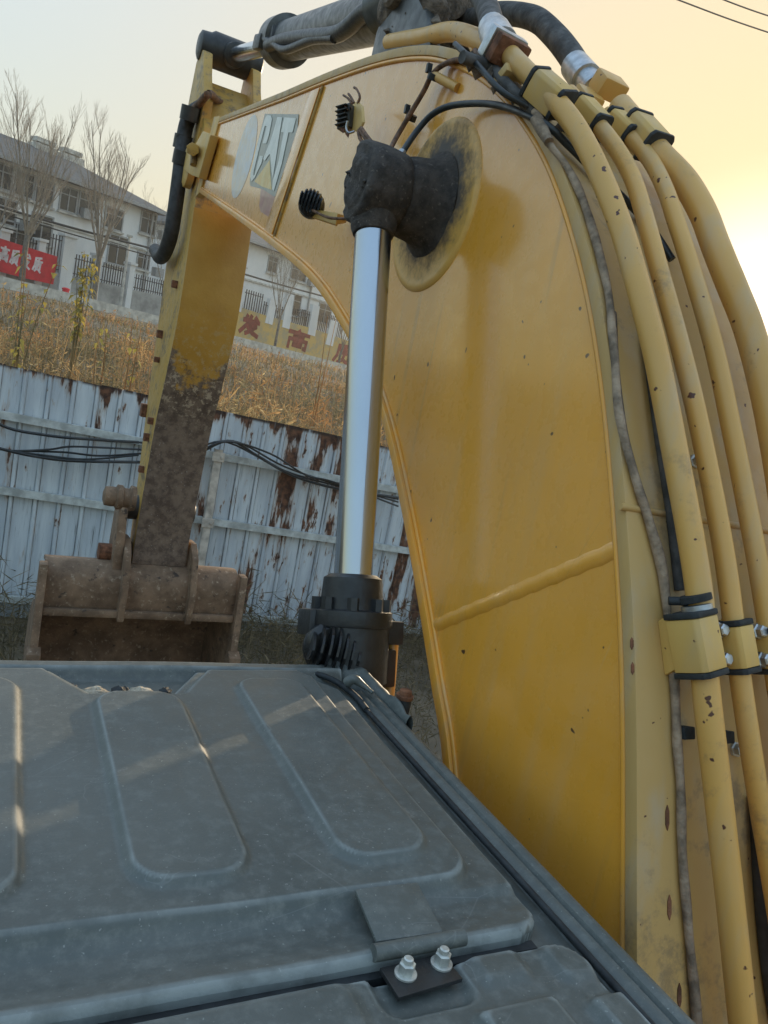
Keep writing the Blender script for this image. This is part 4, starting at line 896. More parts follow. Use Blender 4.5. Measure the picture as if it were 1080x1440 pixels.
for a, b in ((1030, 1053), (973, 650)):
    p = prof_hit(a, b, .0); mb = MB(); mb.lathe(p, (0, -.93, .37), [(0, .012), (.008, .012), (.009, .009), (.017, .009), (.018, .006)], 6); part("weld_stud", mb, M['bolt'], boom, smooth=20)
for a, b in ((938, 1150), (941, 1276), (955, 1400), (888, 905), (889, 940)):
    p = prof_hit(a, b, .0045); mb = MB(); q_ = prof_hit(a, b - 18 if a > 900 else b - 9, .0045); e_ = (q_ - p); w2 = Vector((.0035 if a > 900 else .003, 0, 0)); n_ = Vector((0, -.0012, .0005))
    mb.prism([p - e_, p - e_ * .5 + w2, p + e_ * .5 + w2, p + e_, p + e_ * .5 - w2, p - e_ * .5 - w2], n_); part("rusty_slot", mb, M['rust'], boom, smooth=0)
# upper saddles
for (a, b, c_, d_, o, r, w_) in ((756, 117, 789, 146, .052, .027, .028), (818, 150, 842, 176, .05, .022, .022), (862, 168, 885, 190, .05, .022, .022), (893, 180, 918, 208, .058, .032, .033)):
    sleeve_at(a, b, c_, d_, o, r, w_)
# seam of weld across the back plate
mb = MB(); a, b = prof_hit(872, 712, .003), prof_hit(1110, 752, .003); mb.tube([a.lerp(b, i / 10) for i in range(11)], .006, 8); part("weld_bead", mb, M['back'], boom, smooth=60)
# dirty sleeve running down the back corner
slv = [(752, 168), (775, 205), (800, 238), (822, 288), (842, 350), (858, 420), (864, 500), (872, 590), (893, 668), (912, 728), (928, 790), (936, 850), (944, 920), (950, 1000), (955, 1080), (958, 1160), (962, 1240), (970, 1330), (980, 1440)]
P = [prof_hit(a, b, .012) for a, b in slv]; P = spline(P, 5); mb = MB(); mb.tube([p + Vector((mnoise.noise(p * 9) * .006, 0, 0)) for p in P], [.0068 + .0025 * mnoise.noise(p * 14) for p in P], 12); part("cable_sleeve", mb, M['sleeve'], boom, smooth=60)
mb = MB(); P = [prof_hit(a, b, .006) for a, b in [(862, 440), (866, 520), (876, 600), (888, 650), (900, 690)]]; mb.tube(spline(P, 5), .006, 8); part("cable_sleeve", mb, M['dirt'], boom, smooth=60)
for L, mt, r_ in (([(1062, 1120), (1066, 1200), (1072, 1290), (1082, 1380), (1092, 1440)], 'rubber', .010), ([(905, 430), (916, 520), (930, 620), (945, 720), (958, 830)], 'dustyrubber', .010), ([(900, 300), (925, 372), (948, 440), (962, 520)], 'wire', .006)):
    P = [prof_hit(a, b, .014) for a, b in L]; P = [p for p in P if p is not None]; mb = MB(); mb.tube(spline(P, 5), r_, 10); part("side_hose", mb, M[mt], boom, smooth=60)
# caked dirt and wiring at the crest
lump = MB()
for k in range(90):
    f_ = rnd.random(); a, b = 660 + f_ * 150 + rnd.gauss(0, 5), 78 + f_ * 105 + rnd.gauss(0, 9); p = prof_hit(a, b, rnd.uniform(0, .012))
    if p is None: continue
    s_ = rnd.uniform(.006, .017); lump.add([p + Vector(v) * s_ * rnd.uniform(.6, 1.4) for v in ((1, 0, 0), (-1, 0, 0), (0, 1, 0), (0, -1, 0), (0, 0, 1), (0, 0, -1))], [(0, 2, 4), (2, 1, 4), (1, 3, 4), (3, 0, 4), (2, 0, 5), (1, 2, 5), (3, 1, 5), (0, 3, 5)])
part("dirt_clods", lump, M['dirt'], boom, smooth=60, kind="stuff")
for L, r_, mt in (([(650, 80), (690, 96), (715, 122), (745, 150), (770, 170)], .012, 'dustyrubber'), ([(668, 72), (700, 100), (730, 128), (752, 140)], .007, 'harness'), ([(690, 96), (735, 132), (758, 168), (772, 200)], .009, 'sleeve'), ([(640, 62), (672, 92), (705, 128), (742, 150)], .006, 'wire')):
    P = [prof_hit(a, b, .016) for a, b in L]; P = [p for p in P if p is not None]; mb = MB(); mb.tube(spline(P, 5), r_, 10); part("crest_hose", mb, M[mt], boom, smooth=60)

# ---- arm cylinder with its hoses over the boom
CX = 1.05
A0, A1 = Vector(onX(322, 77, CX)), Vector(onX(384, 80, CX)); 
A0 = Vector((CX, 5.36, 5.195)); B0 = Vector((CX, 2.45, 4.52)); AD = (B0 - A0).normalized(); LA = (B0 - A0).length
def apx(px, py):                                   # distance along the arm cylinder axis below a sight line
    p = Vector(onX(px, py, CX)); return (p - A0).dot(AD)
tb = apx(390, 80)
mb = MB(); mb.lathe(A0 - Vector((.21, 0, 0)), (1, 0, 0), [(0, .06), (.012, .085), (.07, .09), (.09, .105), (.32, .105), (.34, .09), (.40, .085), (.412, .06)], 32); ac = part("arm_cylinder", mb, M['castblack'], EX, smooth=40)
mb = MB(); mb.tube([A0 + AD * .05, A0 + AD * (tb + .1)], .045, 32); part("rod", mb, M['chrome'], ac, smooth=50)
mb = MB(); mb.lathe(A0, AD, [(.06, .075), (.16, .07), (.17, .05)], 24); part("rod_eye_neck", mb, M['castblack'], ac, smooth=40)
mb = MB(); mb.lathe(A0, AD, [(tb - .02, .07), (tb, .115), (tb + .01, .118), (tb + .16, .118), (tb + .17, .088), (LA - .25, .088), (LA - .22, .1), (LA + .05, .1), (LA + .12, .06)], 40); part("barrel", mb, M['armcyl'], ac, smooth=30)
mb = MB(); mb.lathe(B0 + AD * .1 - Vector((.16, 0, 0)), (1, 0, 0), [(0, .06), (.01, .07), (.31, .07), (.32, .06)], 24); part("pin", mb, M['dirt'], ac, smooth=40)
lug = MB()
for x0 in (.92, 1.15):
    lug = MB(); lug.prism([(x0, 2.50, 4.25), (x0, 2.48, 4.40), (x0, 2.40, 4.52), (x0, 2.28, 4.52), (x0, 2.18, 4.43), (x0, 2.02, 4.19)], (.035, 0, 0)); part("cylinder_lug", lug, M['armcyl'], boom, bevel=.006)
def apath(L, X): return [onX(a, b, X) for a, b in L]
mb = MB(); mb.tube(spline(apath([(378, 64), (398, 57), (432, 52), (470, 49), (490, 38), (515, 16), (545, 4), (575, -12)], .96), 6), .03, 14); part("cylinder_pipe", mb, M['castblack'], ac, smooth=60)
mb = MB(); mb.tube(spline(apath([(366, 52), (386, 62), (402, 70), (440, 56), (470, 54)], .95), 6), .018, 10); part("cylinder_pipe", mb, M['castblack'], ac, smooth=60)
mb = MB(); p = Vector(onX(372, 62, .97)); mb.box(p, (.09, .14, .07), Matrix.Rotation(.25, 3, 'X')); part("port_block", mb, M['castblack'], ac, bevel=.012); mb = MB(); mb.box(p + Vector((.02, -.16, -.02)), (.08, .07, .1)); part("port_block", mb, M['castblack'], ac, bevel=.012)
# hose swivels, dirt and hoses behind the barrel
mb = MB(); mb.lathe(Vector(onX(545, 12, .98)), Vector((0.2, -1, .05)), [(-.05, .06), (-.04, .075), (.16, .08), (.17, .09), (.24, .09), (.25, .06)], 24); part("hose_swivel", mb, M['armcyl'], ac, smooth=40)
dl = MB()
for k in range(70):
    a, b = rnd.gauss(590, 28), rnd.gauss(32, 11); p = Vector(onX(a, b, rnd.uniform(.95, 1.1))); s_ = rnd.uniform(.015, .05)
    dl.add([p + Vector(v) * s_ * rnd.uniform(.6, 1.4) for v in ((1, 0, 0), (-1, 0, 0), (0, 1, 0), (0, -1, 0), (0, 0, 1), (0, 0, -1))], [(0, 2, 4), (2, 1, 4), (1, 3, 4), (3, 0, 4), (2, 0, 5), (1, 2, 5), (3, 1, 5), (0, 3, 5)])
part("dirt_clods", dl, M['dirt'], ac, smooth=60, kind="stuff")
mb = MB(); mb.lathe(Vector(onX(592, 6, 1.0)), Vector((.1, -1, .1)), [(-.13, .05), (-.12, .085), (.13, .09), (.15, .06)], 24); part("hose_swivel", mb, M['dirt'], ac, smooth=40)
mb = MB(); mb.tube(spline(apath([(548, 60), (572, 56), (598, 52), (622, 46), (640, 45), (658, 50), (690, 63), (722, 80)], .93), 6), .024, 16); part("hydraulic_pipe", mb, M['pipe'], boom, smooth=60)
a, b = Vector(onX(655, 45, .93)), Vector(onX(668, 72, .93)); mb = MB(); mb.tube([a, b], .010, 10); part("pipe_stay", mb, M['pipe'], boom, smooth=40)
mb = MB(); mb.tube(spline(apath([(640, 32), (662, 28), (690, 20), (725, 20), (755, 28), (780, 50), (800, 75), (818, 104)], 1.12), 6), .030, 16); part("boom_hose", mb, M['dustyrubber'], boom, smooth=60)
mb = MB(); q0, q1 = Vector(onX(612, 32, 1.1)), Vector(onX(645, 30, 1.11)); mb.lathe(q0, q1 - q0, [(0, .036), (.03, .04), (.05, .03), ((q1 - q0).length, .034)], 16); part("hose_fitting", mb, M['zinc'], boom, smooth=40)
mb = MB(); q0, q1 = Vector(onX(808, 92, 1.12)), Vector(onX(836, 126, 1.12)); L_ = (q1 - q0).length; mb.lathe(q0, q1 - q0, [(0, .034), (L_ * .6, .036), (L_ * .62, .030), (L_, .030)], 20); part("hose_fitting", mb, M['zinc'], boom, smooth=40)
mb = MB(); c = Vector(onX(856, 122, 1.12)); Rz = Matrix.Rotation(.7, 3, 'X'); mb.box(c, (.07, .055, .045), Rz); part("flange_block", mb, M['pipe'], boom, bevel=.008); mb = MB(); mb.box(c + Vector((-.045, .01, -.045)), (.06, .05, .05), Rz); part("flange_block", mb, M['pipe'], boom, bevel=.008)
# nearest hose: comes down to a flange on the first pipe
top_ = [onX(650, -55, .95), onX(668, -20, .93), onX(684, 8, .905), tuple(Vector(P1[0]) + Vector((.012, .11, .085)))]
mb = MB(); mb.tube(spline(top_, 6), .027, 16); part("boom_hose", mb, M['dustyrubber'], boom, smooth=60)
d = (P1[0] - P1[1]).normalized(); q = P1[0] + d * .02
mb = MB(); mb.lathe(q, Vector(top_[-1]) - q, [(.03, .033), (.10, .033), (.11, .029), (.13, .029)], 20); part("hose_fitting", mb, M['zinc'], boom, smooth=40)
nx_ = d; Rf = d.to_track_quat('Z', 'Y').to_matrix(); mb = MB(); mb.box(q + d * .012, (.085, .060, .028), Rf); part("hose_flange", mb, M['zinc'], boom, bevel=.006); mb = MB(); mb.box(q - d * .016, (.078, .054, .026), Rf); part("flange_block", mb, M['rust'], boom, bevel=.006)
mb = MB(); a = prof_hit(716, 112, .02); mb.box(a, (.05, .05, .02), Matrix.Rotation(-.5, 3, 'X')); part("pipe_stay", mb, M['clamp'], boom, bevel=.004)

# ---- stick (dipper arm)
SX0, SX1 = .875, 1.225
rear = [(4.93, 4.62), (4.86, 4.15), (4.845, 3.57), (4.96, 3.15), (5.086, 2.805), (5.19, 2.114), (5.20, 1.86)]; front = [(5.42, 1.83), (5.46, 2.32), (5.53, 2.95), (5.60, 4.20), (5.62, 4.50), (5.54, 4.74), (5.40, 4.93)]
up_ = [(5.28, 4.98), (5.10, 4.80)]
rs = sm2(rear, 4)
poly = rs + front + up_
stick = part("stick", MB().prism([(SX0, a, b) for a, b in poly], (SX1 - SX0, 0, 0)), M['stick_side'], EX, smooth=25, bevel=.006)
rr_ = sm2(rear[1:], 5); rn_ = nrm2(rr_, (-1, 0)); o1 = off(rr_, rn_, .010)
mb = MB(); mb.strip([(SX0 - .004, a, b) for a, b in o1], [(SX1 + .004, a, b) for a, b in o1], [Vector((0, a[0] - c[0], a[1] - c[1])) * .8 for a, c in zip(rr_, o1)]); part("rear_plate", mb, M['stick_rear'], stick, bevel=.003, smooth=30)
# ears that take the arm cylinder
for x0 in (.86, 1.17):
    mb = MB(); mb.prism([(x0, 5.02, 4.50), (x0, 4.98, 4.78), (x0, 5.14, 4.98), (x0, 5.22, 5.12), (x0, 5.34, 5.17), (x0, 5.45, 5.12), (x0, 5.50, 4.98), (x0, 5.56, 4.80), (x0, 5.45, 4.55)], (.055, 0, 0)); part("stick_ear", mb, M['stick_side'], stick, bevel=.008)
mb = MB(); c = Vector((.84, 5.02, 4.40)); mb.lathe(c, (-1, 0, 0), [(-.02, .13), (.02, .125), (.03, .1)], 28); part("pin_boss", mb, M['clamp'], stick, smooth=40)
mb = MB(); P = [Vector(onX(a, b, .80)) for a, b in [(285, 184), (296, 189), (279, 250), (268, 246), (258, 238), (262, 225)]]; mb.prism(P, (.045, 0, 0)); part("pin_plate", mb, M['clamp'], stick, bevel=.006)
mb = MB(); a, b = Vector(onX(274, 205, .785)), Vector(onX(272, 232, .785)); mb.tube([a, b], .02, 10); mb.cyl(Vector(onX(271, 210, .79)), Vector(onX(271, 210, .75)), .035, n=6); part("pin_bolt", mb, M['stick_side'], stick, bevel=.003)
mb = MB(); mb.tube(spline([onX(268, 158, .82), onX(280, 146, .84), onX(294, 132, .86), onX(304, 140, .95), onX(318, 150, 1.05)], 5), .022, 10); part("grease_pipe", mb, M['harness'], stick, smooth=60)
mb = MB(); mb.tube(spline([onX(284, 150, .87), onX(268, 162, .82), onX(259, 190, .80), onX(252, 250, .80), onX(243, 315, .80), (onX(236, 345, .80)), onX(226, 362, .80), onX(219, 352, .80)], 6), .045, 14); part("hose_bundle", mb, M['rubber'], stick, smooth=60)
mb = MB()
for a, b in ((267, 160), (257, 200), (256, 222)): mb.lathe(Vector(onX(a, b, .80)), (0, .25, -1), [(-.04, .055), (.04, .055)], 12)
part("hose_clip", mb, M['castblack'], stick, smooth=40)
# rough lugs down the left edge
for (a, b, s_) in ((247, 400, .03), (226, 470, .035), (222, 506, .025), (203, 577, .06), (213, 592, .03), (207, 615, .035), (200, 660, .03)):
    p = Vector(onX(a, b, SX0 - .01)); mb = MB(); mb.box(p, (.05, s_ * 1.3, s_ * 1.5)); part("weld_lug", mb, M['rust'], stick, bevel=.006)
# bucket linkage at the stick's foot
PJ = Vector((1.05, 5.31, 1.95))
mb = MB(); mb.lathe(Vector((.80, 5.33, 2.22)), (1, 0, 0), [(0, .075), (.02, .085), (.45, .085), (.46, .075)], 24); part("link_pin", mb, M['castblack'], stick, smooth=40)
mb = MB(); p = Vector(onX(176, 700, .72)); mb.lathe(p + Vector((.06, 0, 0)), (-1, 0, 0), [(0, .075), (.03, .08), (.04, .06), (.07, .06), (.08, .075), (.11, .078), (.12, .06), (.14, .062), (.18, .058), (.19, .03)], 20); part("pin_nut", mb, M['bucket'], stick, smooth=40)
lk = MB(); 
for x0, x1 in ((.74, .80),): lk.prism([(x0, 5.20, 2.30), (x0, 5.38, 2.30), (x0, 5.44, 1.95), (x0, 5.34, 1.70), (x0, 5.12, 1.70), (x0, 5.14, 2.0)], (x1 - x0, 0, 0))
part("link_arm", lk, M['bucket'], stick, bevel=.012)

# ---- bucket
bk0, bk1 = .335, 1.60
inn = [(5.10, 1.55), (5.34, 1.50), (5.60, 1.38), (5.76, 1.15), (5.74, .88), (5.56, .66), (5.25, .52), (4.95, .44)]
ins = sm2(inn, 5); outn = nrm2(ins, (1, 0.6)); outs = off(ins, outn, .03)
mb = MB(); mb.strip([(bk0, a, b) for a, b in ins], [(bk1, a, b) for a, b in ins], [Vector((0, c[0] - a[0], c[1] - a[1])) for a, c in zip(ins, outs)])
bucket = part("bucket", mb, M['bucket'], EX, bevel=.005, smooth=40)
for x0 in (bk0 - .025, bk1):
    P = [(x0, 5.06, 1.84), (x0, 5.32, 1.80)] + [(x0, a, b) for a, b in outs[3:]] + [(x0, 4.86, .60), (x0, 5.00, 1.0)]; mb = MB(); mb.prism(P, (.025, 0, 0)); part("side_plate", mb, M['bucket'], bucket, bevel=.005)
    mb = MB(); mb.prism([(x0 - .012, 5.02, 1.86), (x0 - .012, 5.12, 1.86), (x0 - .012, 5.07, .95), (x0 - .012, 4.90, .60), (x0 - .012, 4.82, .62), (x0 - .012, 4.97, 1.02)], (.049, 0, 0)); part("edge_bar", mb, M['bucket'], bucket, bevel=.008)
    mb = MB(); mb.prism([(x0 - .03, 4.93, 1.30), (x0 - .03, 5.0, 1.33), (x0 - .03, 5.05, 1.28), (x0 - .03, 5.0, .80), (x0 - .03, 4.85, .66)], (.085, 0, 0)); part("side_cutter", mb, M['bucket'], bucket, bevel=.012)
mb = MB(); tt_ = sm2([(5.09, 1.56), (5.075, 1.70), (5.10, 1.80), (5.20, 1.86), (5.34, 1.84)], 4); tn = nrm2(tt_, (-1, 1)); to = off(tt_, tn, -.03)
mb.strip([(bk0, a, b) for a, b in tt_], [(bk1, a, b) for a, b in tt_], [Vector((0, c[0] - a[0], c[1] - a[1])) for a, c in zip(tt_, to)]); part("cross_plate", mb, M['bucket'], bucket, bevel=.006, smooth=40)
mb = MB(); mb.box((.967, 5.06, 1.545), (1.24, .05, .05)); part("mouth_lip", mb, M['bucket'], bucket, bevel=.014)
for x0 in (.80, 1.245):
    mb = MB(); mb.prism([(x0, 5.02, 1.50), (x0, 5.00, 1.72), (x0, 5.08, 1.95), (x0, 5.20, 2.03), (x0, 5.36, 2.02), (x0, 5.46, 1.90), (x0, 5.44, 1.60)], (.045, 0, 0)); part("hinge_lug", mb, M['bucket'], bucket, bevel=.010)
    mb = MB(); mb.lathe(Vector((x0 - .03, 5.29, 1.91)), (1, 0, 0), [(0, .07), (.01, .085), (.09, .085), (.10, .07)], 24); part("hinge_boss", mb, M['bucket'], bucket, smooth=40)
mb = MB(); mb.tube([(.66, 5.29, 1.90), (.80, 5.29, 1.90)], .06, 16); part("hinge_pin", mb, M['rust'], bucket, smooth=40)
for k in range(5):
    xx = .40 + k * .275; mb = MB(); mb.prism([(xx, 4.98, .43), (xx + .09, 4.98, .43), (xx + .06, 4.72, .37), (xx + .03, 4.72, .37)], (0, 0, .06)); part("tooth", mb, M['bucket'], bucket, bevel=.008)

# ---- cab roof: pressed steel, built as one relief each for the base and the lid
def ss(x, a, b): t_ = np.clip((x - a) / (b - a), 0, 1); return t_ * t_ * (3 - 2 * t_)
def rrect(X, Y, x0, x1, y0, y1, r):
    cx, cy, hx_, hy_ = (x0 + x1) / 2, (y0 + y1) / 2, (x1 - x0) / 2 - r, (y1 - y0) / 2 - r
    qx, qy = np.abs(X - cx) - hx_, np.abs(Y - cy) - hy_
    return np.hypot(np.maximum(qx, 0), np.maximum(qy, 0)) + np.minimum(np.maximum(qx, qy), 0) - r
ZR = 2.747
CXc = .115
def lid_sdf(X, Y):
    s = rrect(X, Y, 2 * CXc - .612, .612, .583, 1.302, .045)
    # clipped front right corner
    c = ((X - .53) * .80 + (Y - 1.302) * .62) - .018; s = np.maximum(s, c)
    # notch cut into the front edge
    yl = 1.205; wdt = .060 + (Y - yl) * .62
    nt = np.maximum(yl - Y, (np.abs(X - .235) - wdt) * .85); s = np.maximum(s, -nt - 0.0)
    return s
def lid_z(X, Y):
    s = lid_sdf(X, Y); z = np.full_like(X, ZR)
    e = np.clip((s + .010) / .010, 0, 1); z = z - .010 * (1 - np.sqrt(np.maximum(1 - e * e, 0)))
    pl = rrect(X, Y, 2 * CXc - .566, .566, .664, 1.45, .05)
    d1_ = np.maximum(pl, s + .022); z = z + .015 * ss(-d1_, -.005, .009)
    for cx in (.463, .231, 0.0, -.231):
        y1 = 1.222 if abs(cx - .231) > .01 else 1.166; wd = .062 if abs(cx - .231) > .01 else .0655
        rb = rrect(X - .012 * (1.2 - Y) * 0, Y, cx - wd, cx + wd, .708, y1, .042); z = z + .010 * ss(-rb, -.006, .006)
    # rear flange: dished, with a raised lip along its rear edge
    z = z - .006 * ss(Y, .660, .645) * ss(Y, .600, .630); z = z + .003 * ss(Y, .604, .592)
    z = z + .0014 * np.sin(X * 11 + 2 * Y) * np.cos(Y * 9) + .0006 * np.sin(X * 31 + Y * 23)
    return z
def relief(name, X0, X1, Y0, Y1, st, zf, sdf, mat, parent, skirt):
    xs_ = np.arange(X0, X1 + st / 2, st); ys_ = np.arange(Y0, Y1 + st / 2, st); X, Y = np.meshgrid(xs_, ys_)
    if sdf is not None:
        for it in range(3):
            s = sdf(X, Y); h = 1e-4; gx = (sdf(X + h, Y) - sdf(X - h, Y)) / (2 * h); gy = (sdf(X, Y + h) - sdf(X, Y - h)) / (2 * h); g2 = np.maximum(gx * gx + gy * gy, .2)
            m_ = (s > 0) & (s < st * 1.5); X = np.where(m_, X - gx * s / g2, X); Y = np.where(m_, Y - gy * s / g2, Y)
        ins_ = sdf(X, Y) < 3e-4
    else: ins_ = np.ones_like(X, bool)
    Z = zf(X, Y); ny_, nx__ = X.shape; id_ = np.arange(nx__ * ny_).reshape(ny_, nx__)
    q = np.stack([id_[:-1, :-1], id_[:-1, 1:], id_[1:, 1:], id_[1:, :-1]], -1).reshape(-1, 4); ok = ins_.ravel()[q].all(1); q = q[ok]
    V = np.stack([X, Y, Z], -1).reshape(-1, 3)
    ed = {}
    for f_ in q.tolist():
        for i in range(4):
            a, b = f_[i], f_[(i + 1) % 4]; kk = (min(a, b), max(a, b)); ed[kk] = None if kk in ed else (a, b)
    bd = [v for v in ed.values() if v]; used = sorted({a for e in bd for a in e}); mp = {a: len(V) + i for i, a in enumerate(used)}
    low = V[used].copy(); low[:, 2] -= skirt; V = np.concatenate([V, low]); q = np.concatenate([q, np.array([(b, a, mp[a], mp[b]) for a, b in bd])])
    u_ = np.unique(q); re = -np.ones(len(V), int); re[u_] = np.arange(len(u_)); V = V[u_] - np.array(org(parent)); q = re[q]
    o = raw(name, V, q, mat, parent); o.data.set_sharp_from_angle(angle=math.radians(50)); ORG[o.name] = org(parent); return o
def base_z(X, Y):
    z = np.full_like(X, ZR - .026) + .008 * ss(Y, 1.10, 1.20)
    # front lip that shows beyond the lid
    z = z + .022 * ss(Y, 1.296, 1.312) - .012 * ss(Y, 1.330, 1.345)
    # rear deck: pads, gutters and the dished hinge seat
    rp = np.maximum(rrect(X, Y, -.36, .632, .15, .576, .05), -9); z = z + .020 * ss(-rp, .0, .012)
    arc = rrect(X, Y, .47, .622, .20, .578, .06)
    pA = np.minimum(rrect(X, Y, .487, .548, .527, .569, .008), rrect(X, Y, -.3, .352, .46, .566, .02)); z = z + .0065 * ss(-pA, -.006, .010)
    pB = rrect(X, Y, .577, .628, .512, .566, .015); z = z + .0065 * ss(-pB, -.006, .010)
    pC = np.minimum(rrect(X, Y, .45, .55, .10, .500, .012), rrect(X, Y, .578, .63, .10, .488, .012)); z = z + .012 * ss(-pC, -.004, .010)
    seat = rrect(X, Y, .372, .474, .515, .60, .02); z = z - .010 * ss(-seat, -.004, .008)
    z = z + .010 * ss(rrect(X, Y, .33, .50, .10, .560, .05), .0, -.012) * 0
    z = z + .001 * np.sin(X * 13 + Y * 17)
    return z
cabr = relief("cab_roof", -.40, .648, .18, 1.345, .004, base_z, None, M['roof'], EX, .05)
lid = relief("roof_hatch", -.40, .624, .575, 1.312, .0035, lid_z, lid_sdf, M['roof'], cabr, .022)
# seal under the hatch edge
mb = MB(); mb.box((.115, .580, ZR - .0215), (.95, .012, .012)); part("hatch_seal", mb, M['roof_dark'], cabr)
# right hand drip rail: double ridge running the length of the roof
yy0, yy1 = .12, 1.24
sec = [(.648, -.05), (.648, -.018), (.655, -.012), (.664, -.010), (.668, -.016), (.671, -.009), (.680, -.006), (.688, -.009), (.692, -.022), (.694, -.07)]
mb = MB(); PA = [Vector((x_, yy0, ZR + z_ + .0)) for x_, z_ in sec]; mb.prism(PA, (0, yy1 - yy0, 0)); part("drip_rail", mb, M['roofp'], cabr, bevel=.0025)
mb = MB(); path = [(.6415, yy0, ZR - .014), (.6415, 1.18, ZR - .014)] ; mb.tube(path, .0045, 8); part("rail_seal", mb, M['roof_dark'], cabr, smooth=60)
mb = MB(); mb.tube(spline([(.640, 1.16, ZR - .012), (.640, 1.22, ZR - .010), (.620, 1.285, ZR - .008), (.575, 1.325, ZR - .006)], 6), .006, 8); part("rail_seal", mb, M['roof_dark'], cabr, smooth=60)
# crumpled tape and bracket at the front right corner
cb = MB(); nU, nVv = 18, 14; gv = []
ctl = [(.612, 1.335), (.66, 1.30), (.685, 1.22), (.690, 1.10)]; ctr = [(.655, 1.35), (.705, 1.31), (.716, 1.22), (.700, 1.09)]
cl_, cr_ = spline([Vector((*c, 0)) for c in ctl], 6), spline([Vector((*c, 0)) for c in ctr], 6)
for i in range(len(cl_)):
    for j in range(nVv):
        f_ = j / (nVv - 1); p = cl_[i].lerp(cr_[i], f_); zz_ = ZR - .012 + .022 * math.sin(f_ * math.pi) * (1 - .3 * i / len(cl_)) + .010 * mnoise.noise(Vector((p.x * 45, p.y * 28, 1))) - .02 * (f_ == 1); gv.append((p.x, p.y, zz_ - (.03 if j in (0, nVv - 1) else 0)))
gf = [(i * nVv + j, i * nVv + j + 1, (i + 1) * nVv + j + 1, (i + 1) * nVv + j) for i in range(len(cl_) - 1) for j in range(nVv - 1)]
cb.add(gv, gf); part("corner_cover", cb, M['roofp'], cabr, smooth=60)
mb = MB(); p = Vector(onZ(497, 955, ZR + .015)); mb.tube(spline([p + Vector((-.012, .006, -.012)), p, p + Vector((.014, -.008, -.006)), p + Vector((.03, -.03, -.014))], 4), [.008, .010, .010, .010, .010, .009, .009, .008, .007, .006, .005, .004, .004][:13], 10); part("corner_clip", mb, M['roofp'], cabr, smooth=60)
p = Vector(onZ(568, 985, ZR + .006)); mb = MB(); mb.lathe(p - Vector((0, 0, .03)), (0, 0, 1), [(0, .0135), (.028, .0145), (.034, .013)], 20); rbx = part("rubber_mount", mb, M['roof_dark'], cabr, smooth=40)
mb = MB(); mb.lathe(p + Vector((0, 0, .0042)), (0, 0, 1), [(0, .0155), (.003, .0165), (.007, .0165), (.0075, .012), (.016, .0115), (.018, .008)], 16); part("mount_bolt", mb, M['rust'], rbx, smooth=30)
# hinge at the rear right of the hatch
hz0 = ZR + .004
hp_ = MB(); hp_.prism([(.396, .664, hz0 + .0095), (.474, .662, hz0 + .0095), (.471, .592, hz0 + .001), (.392, .594, hz0 + .001)], (0, 0, .005)); hinge = part("hinge", hp_, M['roofp'], cabr, bevel=.0022)
kn = MB(); kn.tube([(.386, .586, hz0), (.494, .586, hz0)], .0085, 18); part("hinge_knuckle", kn, M['roofp'], hinge, smooth=50)
lp = MB(); lp.prism([(.389, .574, hz0 - .012), (.463, .578, hz0 - .012), (.468, .542, hz0 - .012), (.391, .535, hz0 - .012)], (0, 0, .005)); part("hinge_leaf", lp, M['castblack'], hinge, bevel=.001)
for bx_, by_ in ((.411, .560), (.455, .564)):
    mb = MB(); c = Vector((bx_, by_, hz0 - .0068)); mb.lathe(c, (0, 0, 1), [(0, .0115), (.002, .0115), (.0025, .0095)], 24); mb.lathe(c + Vector((0, 0, .0026)), (0, 0, 1), [(0, .0085), (.0095, .0085), (.011, .0068)], 6); mb.lathe(c + Vector((0, 0, .0137)), (0, 0, 1), [(0, .0055), (.004, .005), (.005, .0035)], 12); part("hinge_bolt", mb, M['bolt'], hinge, smooth=25)
# rotten foam poking out of the notch
fm = thing("foam_scrap", "torn yellowed foam lying in the front notch of the roof hatch", "foam scrap", (.235, 1.23, ZR - .02))
def blob(c, s, seed, n=10):
    vs = []; fs = []
    for i in range(n + 1):
        for j in range(14):
            a = math.pi * i / n; b = 2 * math.pi * j / 14; d = Vector((math.sin(a) * math.cos(b), math.sin(a) * math.sin(b), math.cos(a))); r_ = 1 + .35 * mnoise.noise(d * 2.2 + Vector((seed, 0, 0))) + .18 * mnoise.noise(d * 6 + Vector((0, seed, 0)))
            vs.append(Vector(c) + Vector((d.x * s[0], d.y * s[1], d.z * s[2])) * r_)
    for i in range(n):
        for j in range(14): fs.append((i * 14 + j, i * 14 + (j + 1) % 14, (i + 1) * 14 + (j + 1) % 14, (i + 1) * 14 + j))
    return vs, fs
mb = MB(); mb.add(*blob((.178, 1.238, ZR - .016), (.028, .016, .012), 1)); mb.add(*blob((.250, 1.226, ZR - .014), (.026, .014, .014), 2)); part("foam_lump", mb, M['foam'], fm, smooth=60)
for i, (a, b, s_) in enumerate(((.215, 1.226, .013), (.290, 1.226, .012), (.147, 1.252, .007), (.309, 1.212, .008), (.228, 1.246, .006), (.203, 1.212, .007))):
    mb = MB(); mb.add(*blob((a, b, ZR - .012), (s_, s_ * .8, s_ * 1.1), 5 + i)); part("black_crumb", mb, M['roof_dark'], fm, smooth=60)
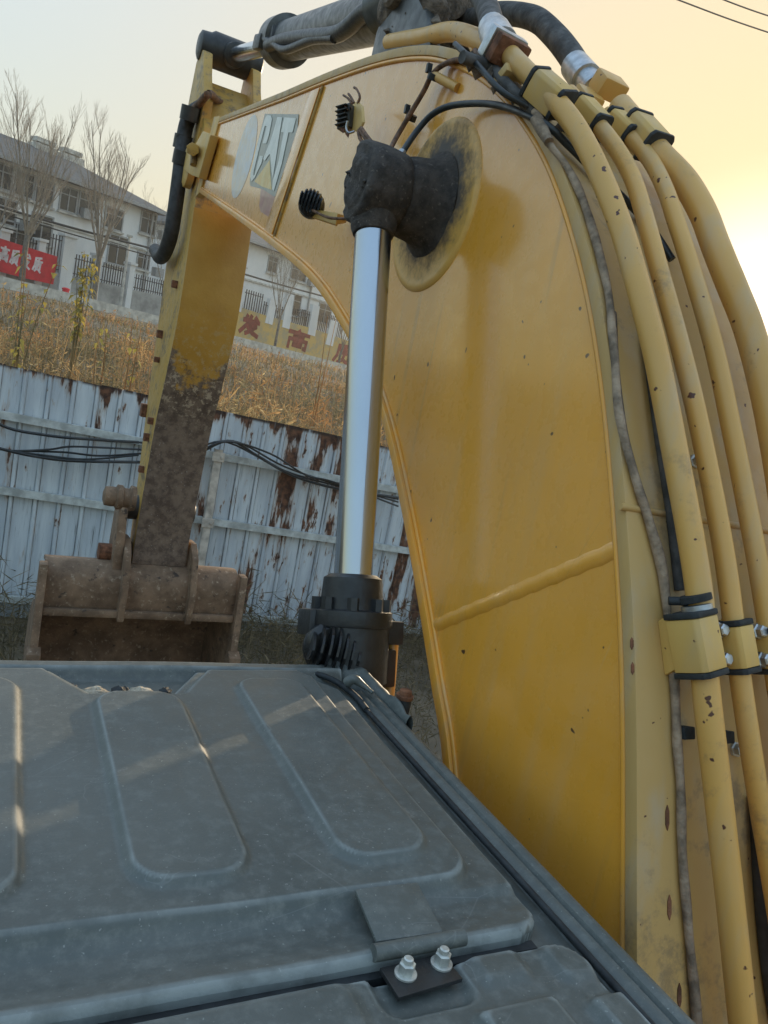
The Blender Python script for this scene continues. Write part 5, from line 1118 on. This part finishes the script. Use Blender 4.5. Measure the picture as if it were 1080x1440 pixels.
# work light at the front of the cab roof
wl0 = Vector(onY(468, 914, 1.365)); worklight(cabr, wl0, Vector((-.25, -1, .12)), Vector((.12, 0, 1)), .060, "finned black work light at the front of the cab roof")
mb = MB(); mb.prism([wl0 + Vector((-.03, .03, -.05)), wl0 + Vector((.03, .03, -.05)), wl0 + Vector((.03, -.03, -.062)), wl0 + Vector((-.03, -.03, -.062))], (0, 0, .012)); mb.box(wl0 + Vector((0, .032, -.03)), (.05, .008, .06)); part("light_bracket", mb, M['blackplastic'], cabr, bevel=.002)
# cab shell and machine deck below
mb = MB(); mb.prism([(-.38, .22, 1.1), (-.38, 1.40, 1.1), (-.38, 1.46, 1.8), (-.38, 1.30, 2.68), (-.38, .20, 2.68)], (1.03, 0, 0)); cs = part("cab_shell", mb, M['cab'], EX, bevel=.03)
mb = MB(); mb.prism([(-.385, .45, 1.6), (-.385, 1.30, 1.7), (-.385, 1.18, 2.55), (-.385, .45, 2.55)], (.004, 0, 0)); part("cab_window", mb, M['cabglass'], cs, smooth=0); mb = MB(); mb.prism([(.651, .45, 1.6), (.651, 1.30, 1.7), (.651, 1.18, 2.55), (.651, .45, 2.55)], (.004, 0, 0)); part("cab_window", mb, M['cabglass'], cs, smooth=0)
mb = MB(); mb.box((.95, -.6, 1.0), (2.7, 3.9, .24)); part("deck", mb, M['stick_side'], EX, bevel=.03)
mb = MB(); mb.box((-.05, -1.4, 1.62), (.8, 2.0, .98)); part("engine_cover", mb, M['plate'], EX, bevel=.05); mb = MB(); mb.box((1.85, -.9, 1.62), (.8, 3.0, .98)); part("engine_cover", mb, M['plate'], EX, bevel=.05)
for xx in (-.55, 2.05):
    tk = MB(); st_ = [(xx, 1.9, .1), (xx, 2.1, .35), (xx, 1.9, .75), (xx, -2.0, .75), (xx, -2.2, .35), (xx, -2.0, .1)]; tk.prism(st_, (.55, 0, 0)); part("track", tk, M['castblack'], EX, bevel=.05)

# ------------------------------------------------------------------ evening haze: one closed box of thin air round everything
t = NT("haze"); t.t.nodes.remove(t.b); pv = t.t.nodes.new("ShaderNodeVolumePrincipled"); pv.inputs["Density"].default_value = 0.0011; pv.inputs["Color"].default_value = (0.93, 0.90, 0.84, 1); pv.inputs["Anisotropy"].default_value = 0.55
t.t.links.new(pv.outputs[0], t.t.nodes["Material Output"].inputs["Volume"])
hb_ = MB(); hb_.box((150, 200, 8.6), (2200, 2300, 19.2)); hz_ = part("haze", hb_, t.m, smooth=0, kind="stuff")
